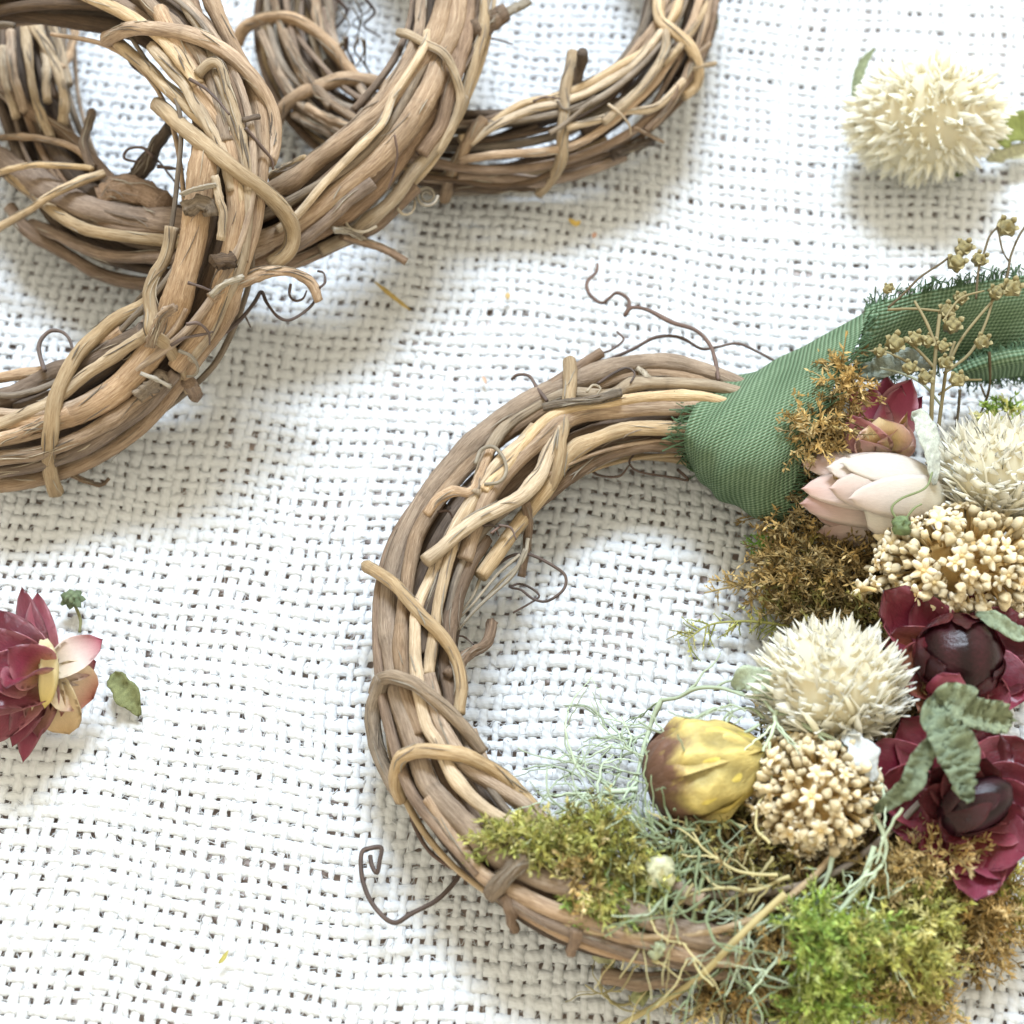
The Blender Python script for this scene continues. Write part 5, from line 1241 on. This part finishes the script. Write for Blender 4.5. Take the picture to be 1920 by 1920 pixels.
def sprig(name, label, stem, z, cols, seed, n=30, ln=0.34, cat='sprig'):
    g = np.random.default_rng(seed); mb = MB()
    q, par = catmull(PP([(a[0], a[1], a[2] if len(a) > 2 else z) for a in stem]), 0.06)
    tube(mb, q, np.linspace(0.03, 0.015, len(q)), 5, c=np.array(cols[0]) * 0.7)
    T = np.gradient(q, axis=0)
    for k in range(n):
        i = int(g.integers(1, len(q) - 1)); t_ = nrm(T[i]); sd = 1 if k % 2 else -1
        d = t_ * 0.55 + np.cross(t_, [0, 0, 1]) * sd * 0.9 + np.array([0, 0, g.normal() * 0.3])
        frond(mb, q[i], d, ln * g.uniform(0.5, 1.1), cols[int(g.integers(0, len(cols)))], g, 8, 0.03, 0.08)
    o = mb.build(name, M['moss']); tag(o, label, cat)
    return o
sprig('moss_sprig', 'feathery yellow green moss sprig lying on the cloth inside the ring', [(1480, 1175, 0.55), (1440, 1168, 0.45), (1390, 1165, 0.35), (1330, 1172, 0.25), (1285, 1202, 0.2)], 0.4, YELG, 1, 46, 0.42)
sprig('moss_sprig', 'short bright green moss sprig just below the ribbon wrap', [(1490, 985, 0.7), (1460, 1000, 0.55), (1430, 1012, 0.4), (1400, 1028, 0.3)], 0.4, [(0.3, 0.55, 0.12), (0.4, 0.62, 0.2)], 2, 40, 0.24)
sprig('moss_sprig', 'thin straw moss sprig reaching over the cloth below the ribbon', [(1470, 1095, 0.6), (1420, 1085, 0.4), (1370, 1100, 0.25), (1320, 1112, 0.2)], 0.4, STRW, 3, 22, 0.22)

SAGE = np.array((0.42, 0.49, 0.36)); SAGED = np.array((0.22, 0.27, 0.16)); STRAWC = np.array((0.46, 0.41, 0.22))
def strand(mb, pts, rpx, colr, g, branch=3, depth=1):
    q, par = catmull(pts, 0.06)
    n = len(q)
    q = q + np.stack([wob(n, 0.015, int(g.integers(1e6)), 1.0), wob(n, 0.015, int(g.integers(1e6)), 1.0), wob(n, 0.012, int(g.integers(1e6)), 1.5)], -1)
    q[:, 2] = np.maximum(q[:, 2], 0.06)
    cc_ = np.clip(np.asarray(colr) * g.uniform(0.8, 1.25), 0.02, 0.9)
    tube(mb, q, rpx / 130 * (1 - 0.5 * par) * (1 + wob(n, 0.1, int(g.integers(1e6)), 2)), 5, c=cc_, cap=False)
    if depth <= 0: return
    T = np.gradient(q, axis=0)
    for k in range(branch):
        i = int(g.integers(n // 6, n - 1)); t_ = nrm(T[i])
        sd = np.cross(t_, [0, 0, 1]) * (1 if g.random() < .5 else -1)
        d = nrm(t_ * 1.1 + sd * 0.65 + np.array([0, 0, g.normal() * 0.3])); l = g.uniform(0.4, 1.1)
        e = nrm(d + g.normal(size=3) * 0.4)
        strand(mb, np.array([q[i], q[i] + d * l * 0.4, q[i] + d * l * 0.6 + e * l * 0.4]), rpx * 0.62, cc_, g, 2, depth - 1)

def tuft(name, label, traced, blobs, seed, group=None, buds=()):
    g = np.random.default_rng(seed); mb = MB()
    for (pts, r, c_, br) in traced: strand(mb, PP(pts), r, c_, g, br, 1)
    for (x, y, rx, ry, z0, z1, n, c_, ang, ln) in blobs:
        for k in range(int(n * 0.5)):
            px, py = x + g.uniform(-rx, rx), y + g.uniform(-ry, ry)
            a = ang + g.normal() * 0.7; l = ln * g.uniform(0.6, 1.5)
            z = g.uniform(z0, z1); b_ = g.normal() * 0.8
            pts = [(px + math.cos(a + b_ * t) * l * t, py - math.sin(a + b_ * t) * l * t, max(0.1, z + g.normal() * 0.12 * t)) for t in (0, 0.35, 0.7, 1.0)]
            strand(mb, PP(pts), g.uniform(1.8, 4.2), c_ * g.uniform(0.75, 1.25), g, 1, 1)
    o = mb.build(name, M['lichen']); tag(o, label, 'sprig', group, 'stuff')
    return o
tuft('sage_strands', 'tangle of thin sage green strands around the yellow rosebud', [
    ([(1240, 1312, 1.2), (1270, 1308, 1.4), (1305, 1292, 1.6), (1345, 1292, 1.8), (1390, 1305, 2.0), (1430, 1310, 2.1), (1455, 1335, 2.2), (1490, 1335, 2.2)], 5.5, SAGE, 4),
    ([(1240, 1312, 1.2), (1220, 1360, 1.0), (1205, 1410, 1.0), (1195, 1460, 1.1), (1190, 1500, 1.2)], 6.5, SAGE * 1.15, 5),
    ([(1345, 1325, 2.0), (1300, 1350, 2.2), (1270, 1375, 2.2), (1230, 1372, 1.8), (1200, 1350, 1.4)], 4.5, SAGE, 4),
    ([(1455, 1335, 2.2), (1450, 1365, 2.3), (1440, 1390, 2.3), (1430, 1410, 2.3)], 5, SAGE * 1.1, 3),
    ([(1500, 1355, 2.2), (1540, 1375, 2.3), (1580, 1400, 2.3), (1620, 1440, 2.2), (1655, 1480, 2.2), (1640, 1530, 2.1)], 5.5, SAGE * 1.1, 2),
    ([(1195, 1480, 1.2), (1130, 1490, 1.1), (1080, 1510, 1.0), (1040, 1525, 0.9)], 7, SAGE, 6),
    ([(1190, 1490, 1.3), (1120, 1530, 1.4), (1085, 1560, 1.6), (1060, 1590, 1.8)], 4, SAGED, 3),
    ([(1200, 1450, 1.2), (1140, 1440, 0.8), (1090, 1430, 0.5), (1060, 1425, 0.4)], 2.6, SAGE, 5),
    ([(1210, 1420, 1.2), (1150, 1400, 0.7), (1110, 1395, 0.5), (1080, 1410, 0.4)], 2.6, SAGE, 5),
    ([(1240, 1312, 1.2), (1215, 1330, 0.8), (1200, 1350, 0.6)], 2.6, SAGED, 3),
    ([(1270, 1500, 1.9), (1285, 1470, 2.2), (1300, 1450, 2.35)], 6, SAGE, 2)],
    [(1140, 1470, 60, 40, 0.5, 1.2, 26, SAGE, 3.3, 90), (1290, 1540, 70, 40, 1.6, 2.1, 26, SAGED, 1.8, 90), (1250, 1590, 60, 50, 1.6, 2.1, 20, SAGED, 2.2, 90), (1180, 1390, 40, 40, 0.4, 0.9, 22, SAGE, 3.0, 80), (1130, 1520, 50, 30, 1.2, 1.8, 26, SAGE, 3.4, 90), (1340, 1580, 60, 30, 1.7, 2.1, 24, SAGED, 3.6, 90), (1400, 1345, 60, 25, 1.8, 2.2, 12, SAGE, 2.8, 90)], 1)
tuft('sage_strands', 'thin sage green strands fanning over the lower arc of moss', [
    ([(1640, 1590, 2.0), (1620, 1650, 1.9), (1580, 1700, 1.8), (1540, 1740, 1.7), (1490, 1780, 1.6), (1440, 1800, 1.4)], 7.5, SAGE * 1.05, 5),
    ([(1640, 1530, 2.1), (1655, 1560, 2.1), (1660, 1600, 2.0), (1640, 1640, 2.0), (1625, 1660, 1.9)], 6, SAGE, 3),
    ([(1560, 1610, 2.0), (1550, 1650, 1.9), (1530, 1690, 1.9), (1510, 1720, 1.8)], 5.5, SAGE, 3),
    ([(1530, 1710, 1.9), (1470, 1725, 1.8), (1420, 1745, 1.6), (1370, 1780, 1.3)], 6, SAGE, 4),
    ([(1440, 1790, 1.5), (1400, 1830, 1.0), (1380, 1870, 0.6), (1360, 1900, 0.3)], 4.5, SAGE * 0.9, 4),
    ([(1260, 1650, 2.0), (1240, 1690, 1.9), (1215, 1720, 1.7), (1170, 1725, 1.5)], 5.5, SAGE, 3),
    ([(1225, 1640, 2.0), (1212, 1700, 1.8), (1208, 1750, 1.5), (1205, 1790, 1.2)], 5, SAGED, 2),
    ([(1480, 1645, 2.0), (1400, 1670, 1.9), (1330, 1665, 1.9), (1270, 1690, 1.9)], 5, STRAWC, 4),
    ([(1300, 1660, 2.0), (1270, 1700, 1.9), (1240, 1750, 1.7), (1225, 1790, 1.4)], 5, STRAWC * 0.95, 3),
    ([(1460, 1640, 2.1), (1400, 1640, 2.0), (1330, 1600, 2.0), (1300, 1560, 2.0)], 4, STRAWC, 4),
    ([(1320, 1640, 2.0), (1300, 1720, 1.7), (1290, 1780, 1.3), (1270, 1830, 0.8)], 4.5, SAGED, 3),
    ([(1690, 1515, 2.5), (1665, 1560, 2.3), (1640, 1620, 2.1)], 4, SAGE, 2),
    ([(1135, 1810, 0.6), (1190, 1830, 0.6), (1260, 1850, 0.7), (1300, 1835, 0.9)], 4, STRAWC, 3)],
    [(1300, 1660, 90, 60, 1.6, 2.1, 34, SAGED, 4.2, 110), (1420, 1700, 90, 60, 1.4, 1.9, 34, SAGE, 3.9, 120), (1360, 1780, 90, 50, 0.8, 1.5, 34, SAGED, 4.0, 120), (1400, 1590, 90, 40, 1.6, 2.0, 20, STRAWC, 3.4, 90), (1270, 1560, 70, 40, 1.6, 2.0, 20, SAGE, 2.6, 90), (1600, 1700, 60, 50, 1.5, 1.9, 14, SAGE, 4.0, 100), (1300, 1860, 90, 40, 0.3, 0.7, 30, STRAWC, 3.9, 110), (1470, 1800, 70, 50, 0.9, 1.5, 24, SAGED, 4.0, 110), (1250, 1720, 60, 50, 1.3, 1.9, 22, STRAWC, 4.5, 100), (1560, 1680, 60, 60, 1.5, 1.9, 16, SAGE, 4.0, 90), (1120, 1870, 70, 30, 0.1, 0.3, 10, STRAWC, 4.2, 60)], 2)

def stick(name, label, pts, rpx, colr, cat='stem', parent=None, taper=0.8, mat='lichen'):
    q, par = catmull(PP(pts), 0.06); mb = MB(); n = len(q)
    tube(mb, q, rpx / 100 * (1 + (taper - 1) * par) * (1 + wob(n, 0.06, n, 2)), 7, c=np.asarray(colr, float))
    o = mb.build(name, M[mat], parent)
    if label: tag(o, label, cat)
    return o
stick('straw_stem', 'long bent straw stem running off the bottom of the picture', [(1472, 1676, 2.3), (1436, 1708, 2.25), (1380, 1762, 2.1), (1323, 1821, 1.6), (1271, 1860, 0.8), (1235, 1882, 0.6), (1150, 1930, 0.3)], 6, (0.46, 0.39, 0.2))

def bud(name, label, px, py, z, rpx, colr, seed=0, cat='bud', parent=None, lobes=9, group=None):
    g = np.random.default_rng(seed); mb = MB(); ph = g.uniform(0, 6, 4)
    ellipsoid(mb, P(px, py, z), np.array([1, 0.95, 0.9]) * rpx / 100, None, 14, 10, lambda n_: np.clip(np.array(colr) * (0.8 + 0.45 * np.sin(n_[:, :1] * 6 + ph[2]) * np.sin(n_[:, 1:2] * 6 + ph[3]) + 0.25), 0.02, 0.95),
              lambda n_: 1 + 0.30 * np.sin(n_[:, 0] * lobes + ph[0]) * np.sin(n_[:, 1] * lobes + ph[1]) * 1.0 + 0.08 * np.sin(n_[:, 2] * 9 + ph[2]))
    o = mb.build(name, M['pod'], parent)
    if label: tag(o, label, cat, group)
    return o
bud('flower_bud', 'pale green knobbly bud resting near a cut twig below the moss', 1142, 1782, 0.75, 24, (0.42, 0.42, 0.24), 1)
bud('flower_bud', 'pale cream green bud held in sage strands on the lower moss', 1238, 1635, 1.95, 26, (0.58, 0.58, 0.38), 2)
bud('flower_bud', 'tiny pale green bud on the lowest vine of the decorated wreath', 1234, 1778, 1.55, 17, (0.45, 0.5, 0.33), 3)
bud('flower_bud', 'tiny olive green bud among stems at the bottom of the picture', 1200, 1868, 0.35, 15, (0.36, 0.38, 0.18), 4)
bud('flower_bud', 'dark green bud with thin stalks resting on the blush bud', 1690, 985, 2.5, 17, (0.16, 0.22, 0.10), 5)
stick('stem', None, [(1690, 985, 2.5), (1672, 955, 2.6), (1690, 935, 2.65), (1735, 915, 2.6), (1748, 885, 2.5)], 2.4, (0.2, 0.24, 0.12), parent=bpy.data.objects['flower_bud.004'])
stick('stem', None, [(1690, 985, 2.5), (1712, 955, 2.6), (1728, 945, 2.6)], 2.2, (0.2, 0.24, 0.12), parent=bpy.data.objects['flower_bud.004'])

# dried seed sprig above the ribbon
sp_ = empty('seed_sprig'); tag(sp_, 'dried sprig of thin brown stems with round seed pods above the ribbon tail', 'sprig')
SB = (0.11, 0.085, 0.05); SL = (0.24, 0.20, 0.11)
for pts, r, c_ in [([(1746, 800, 2.2), (1748, 740, 2.5), (1752, 690, 2.7), (1756, 640, 2.9), (1762, 590, 3.0)], 4.2, SL),
    ([(1760, 800, 2.1), (1768, 740, 2.4), (1775, 690, 2.6), (1790, 640, 2.8)], 3.6, SL), ([(1665, 577, 2.7), (1693, 552, 2.8), (1725, 520, 2.9), (1764, 494, 2.9), (1778, 483, 2.9)], 2.4, SB),
    ([(1830, 560, 2.8), (1835, 506, 2.9), (1846, 471, 2.9), (1856, 442, 2.9), (1872, 424, 2.8)], 2.4, SB), ([(1870, 560, 2.6), (1888, 520, 2.7), (1895, 481, 2.7), (1909, 446, 2.7), (1926, 418, 2.6)], 2.6, SB),
    ([(1665, 581, 2.7), (1711, 579, 2.9), (1762, 583, 3.0)], 2.8, SL), ([(1752, 690, 2.7), (1725, 660, 2.8), (1700, 640, 2.8), (1679, 640, 2.8)], 3, SL), ([(1770, 700, 2.6), (1820, 660, 2.6), (1850, 600, 2.7), (1862, 555, 2.7)], 3, SL),
    ([(1775, 690, 2.6), (1800, 640, 2.8), (1830, 600, 2.8), (1870, 555, 2.7), (1900, 530, 2.6)], 2.8, SL), ([(1756, 650, 2.9), (1735, 600, 3.0), (1715, 565, 2.9)], 3, SL), ([(1750, 720, 2.6), (1720, 690, 2.6), (1660, 660, 2.4), (1620, 660, 2.3)], 3, SL),
    ([(1800, 730, 1.6), (1797, 770, 1.4), (1793, 800, 1.3)], 3, SB), ([(1855, 660, 2.0), (1856, 720, 1.5), (1845, 760, 1.1), (1830, 790, 0.8)], 2.6, SB), ([(1838, 720, 1.3), (1848, 745, 1.2)], 2.4, SB), ([(1870, 425, 2.9), (1880, 470, 2.8), (1892, 490, 2.7)], 1.8, SB),
    ([(1765, 760, 2.3), (1730, 720, 2.5), (1690, 700, 2.5), (1650, 690, 2.4)], 2.6, (0.3, 0.32, 0.24)), ([(1760, 740, 2.4), (1800, 715, 2.3), (1840, 712, 2.1)], 2.4, SL), ([(1770, 600, 3.0), (1800, 560, 3.0), (1845, 545, 2.9)], 2.2, SL)]:
    stick('stem', None, pts, r, c_, parent=sp_)
g = np.random.default_rng(4)
def pod(px, py, z, rpx, seed):
    """a dry capsule: ribbed ball with an open five-pointed mouth"""
    o = bud('seed_pod', None, px, py, z, rpx, (0.26, 0.22, 0.10), seed, parent=sp_, lobes=5)
    for k in range(5):
        a = k * 1.2566 + seed; c_ = P(px, py, z); d_ = np.array([math.cos(a), math.sin(a) - 0.2, 0.7])
        petal(o, c_ + d_ * rpx / 130, c_ + d_ * rpx / 130 + nrm(d_ + [0, 0, 0.2]) * rpx / 100 * 0.75, rpx * 0.7, mat='pod', tipc=(0.42, 0.36, 0.19), basec=(0.24, 0.2, 0.09), nu=5, nv=3, name='pod_tooth')
for k, (x, y, r) in enumerate([(1792, 494, 16), (1807, 466, 15), (1886, 427, 17), (1837, 487, 13), (1775, 584, 15), (1897, 540, 16), (1867, 549, 13), (1842, 641, 13), (1785, 609, 16), (1679, 644, 17), (1716, 637, 14), (1665, 542, 9), (1734, 708, 12), (1772, 680, 12), (1740, 640, 12), (1795, 712, 13), (1800, 560, 11), (1705, 690, 12), (1650, 660, 10), (1768, 650, 11)]):
    pod(x, y, 2.85 if y > 440 else 2.8, r, k)

# grey leaves behind the pink bud and the pale curled leaf in front
leaf('dried_leaf', 'crumpled grey green leaf above the pink strawflower', [(1610, 700, 2.0), (1650, 690, 2.3), (1700, 678, 2.4), (1745, 690, 2.4)], 44, (0.27, 0.31, 0.24), 2.2, crumple=0.3, tip=(0.45, 0.5, 0.45))
leaf('dried_leaf', 'pale whitish curled leaf between blush bud and cream globe flower', [(1712, 790, 2.55), (1722, 778, 2.65), (1738, 815, 2.7), (1748, 860, 2.6), (1752, 910, 2.4)], 34, (0.62, 0.66, 0.56), 2.4, crumple=0.1, tip=(0.72, 0.76, 0.70))
GG = (0.27, 0.33, 0.22)
leaf('dried_leaf', 'twisted grey green leaf arching down over the lower red strawflower', [(1755, 1318, 2.95), (1750, 1345, 3.0), (1775, 1385, 3.0), (1795, 1425, 2.95), (1800, 1460, 2.85), (1818, 1505, 2.75)], 66, GG, 2.8, crumple=0.34, fold=0.7)
leaf('dried_leaf', 'thin grey green curled leaf crossing from tan florets to the red petals', [(1640, 1520, 2.2), (1670, 1500, 2.5), (1705, 1470, 2.75), (1725, 1425, 2.9), (1755, 1385, 3.0), (1790, 1380, 2.95)], 36, GG, 2.7, crumple=0.28, fold=0.6)
leaf('dried_leaf', 'folded grey green leaf lying between the two red strawflowers', [(1745, 1330, 2.85), (1775, 1312, 3.0), (1815, 1335, 2.95), (1860, 1345, 2.85), (1900, 1352, 2.7)], 60, GG, 2.8, crumple=0.36, fold=0.8, tip=(0.36, 0.4, 0.25))
leaf('dried_leaf', 'small grey green leaf at the rim of the round red strawflower', [(1830, 1150, 2.6), (1870, 1165, 2.7), (1900, 1185, 2.6), (1940, 1195, 2.5)], 30, GG, 2.6, crumple=0.25, tip=(0.42, 0.5, 0.36))
leaf('dried_leaf', 'smooth pale green leaf at the foot of the white globe flower', [(1375, 1290, 1.9), (1400, 1272, 2.1), (1440, 1285, 2.2), (1470, 1320, 2.1)], 44, (0.5, 0.58, 0.44), 2.1, crumple=0.08)
leaf('dried_leaf', 'bluish white leaf tucked between tan florets and the red petals', [(1585, 1375, 2.3), (1605, 1395, 2.4), (1625, 1430, 2.4), (1640, 1465, 2.3)], 44, (0.72, 0.76, 0.78), 2.3, crumple=0.08)
leaf('dried_leaf', 'olive green leaf lying loose on cloth beside the loose strawflower', [(212, 1262, 0.35), (225, 1282, 0.3), (245, 1310, 0.25), (262, 1342, 0.15)], 44, (0.26, 0.28, 0.13), 0.25, crumple=0.14, fold=0.6)

# loose green bud on the cloth
lb = bud('flower_bud', 'small dry green flower bud lying loose above the loose strawflower', 136, 1122, 0.3, 15, (0.17, 0.22, 0.12), 8)
for k in range(7):
    a = k * 0.9
    petal(lb, P(136, 1122, 0.32), P(136 + 26 * math.cos(a), 1124 + 20 * math.sin(a), 0.28 + 0.1 * math.sin(a * 2)), 15, mat='leaf', name='sepal', tipc=(0.24, 0.3, 0.18), basec=(0.14, 0.2, 0.1), nu=5, nv=3, crumple=0.15)
stick('stem', None, [(138, 1130, 0.28), (147, 1150, 0.22), (151, 1165, 0.18), (149, 1186, 0.14)], 3.2, (0.2, 0.2, 0.1), parent=lb)

# crumbs of chaff
def chaff(label, pts, wpx, colr):
    leaf('chaff_flake', label, [(x, y, 0.12) for x, y in pts], wpx, colr, 0.12, cat='chaff', mat='chaff', crumple=0.1, group='crumbs on the cloth')
CG = (0.55, 0.40, 0.14)
chaff('long golden straw flake lying below the coiled tendrils of the middle wreath', [(702, 528), (735, 555), (770, 582)], 9, CG)
chaff('tiny golden flake near the long curly tendril', [(953, 548), (951, 562)], 10, (0.5, 0.36, 0.16))
chaff('golden crumb in the shade of the far wreath', [(1066, 410), (1080, 420), (1088, 414)], 12, (0.62, 0.45, 0.13))
chaff('tiny reddish crumb below the far wreath', [(1112, 446), (1117, 435)], 10, (0.42, 0.24, 0.16))
chaff('golden splinter hanging at the lower edge of the far wreath', [(898, 340), (906, 356)], 7, CG)
chaff('olive seed flake on open cloth in the bottom corner', [(410, 1806), (418, 1798), (428, 1782)], 8, (0.45, 0.4, 0.12))
chaff('pale pink crumb between the top wreath and the decorated wreath', [(905, 705), (912, 720)], 8, (0.6, 0.42, 0.32))
chaff('dark green speck beside the far wreath at the top', [(1342, 30), (1346, 46)], 9, (0.14, 0.18, 0.08))
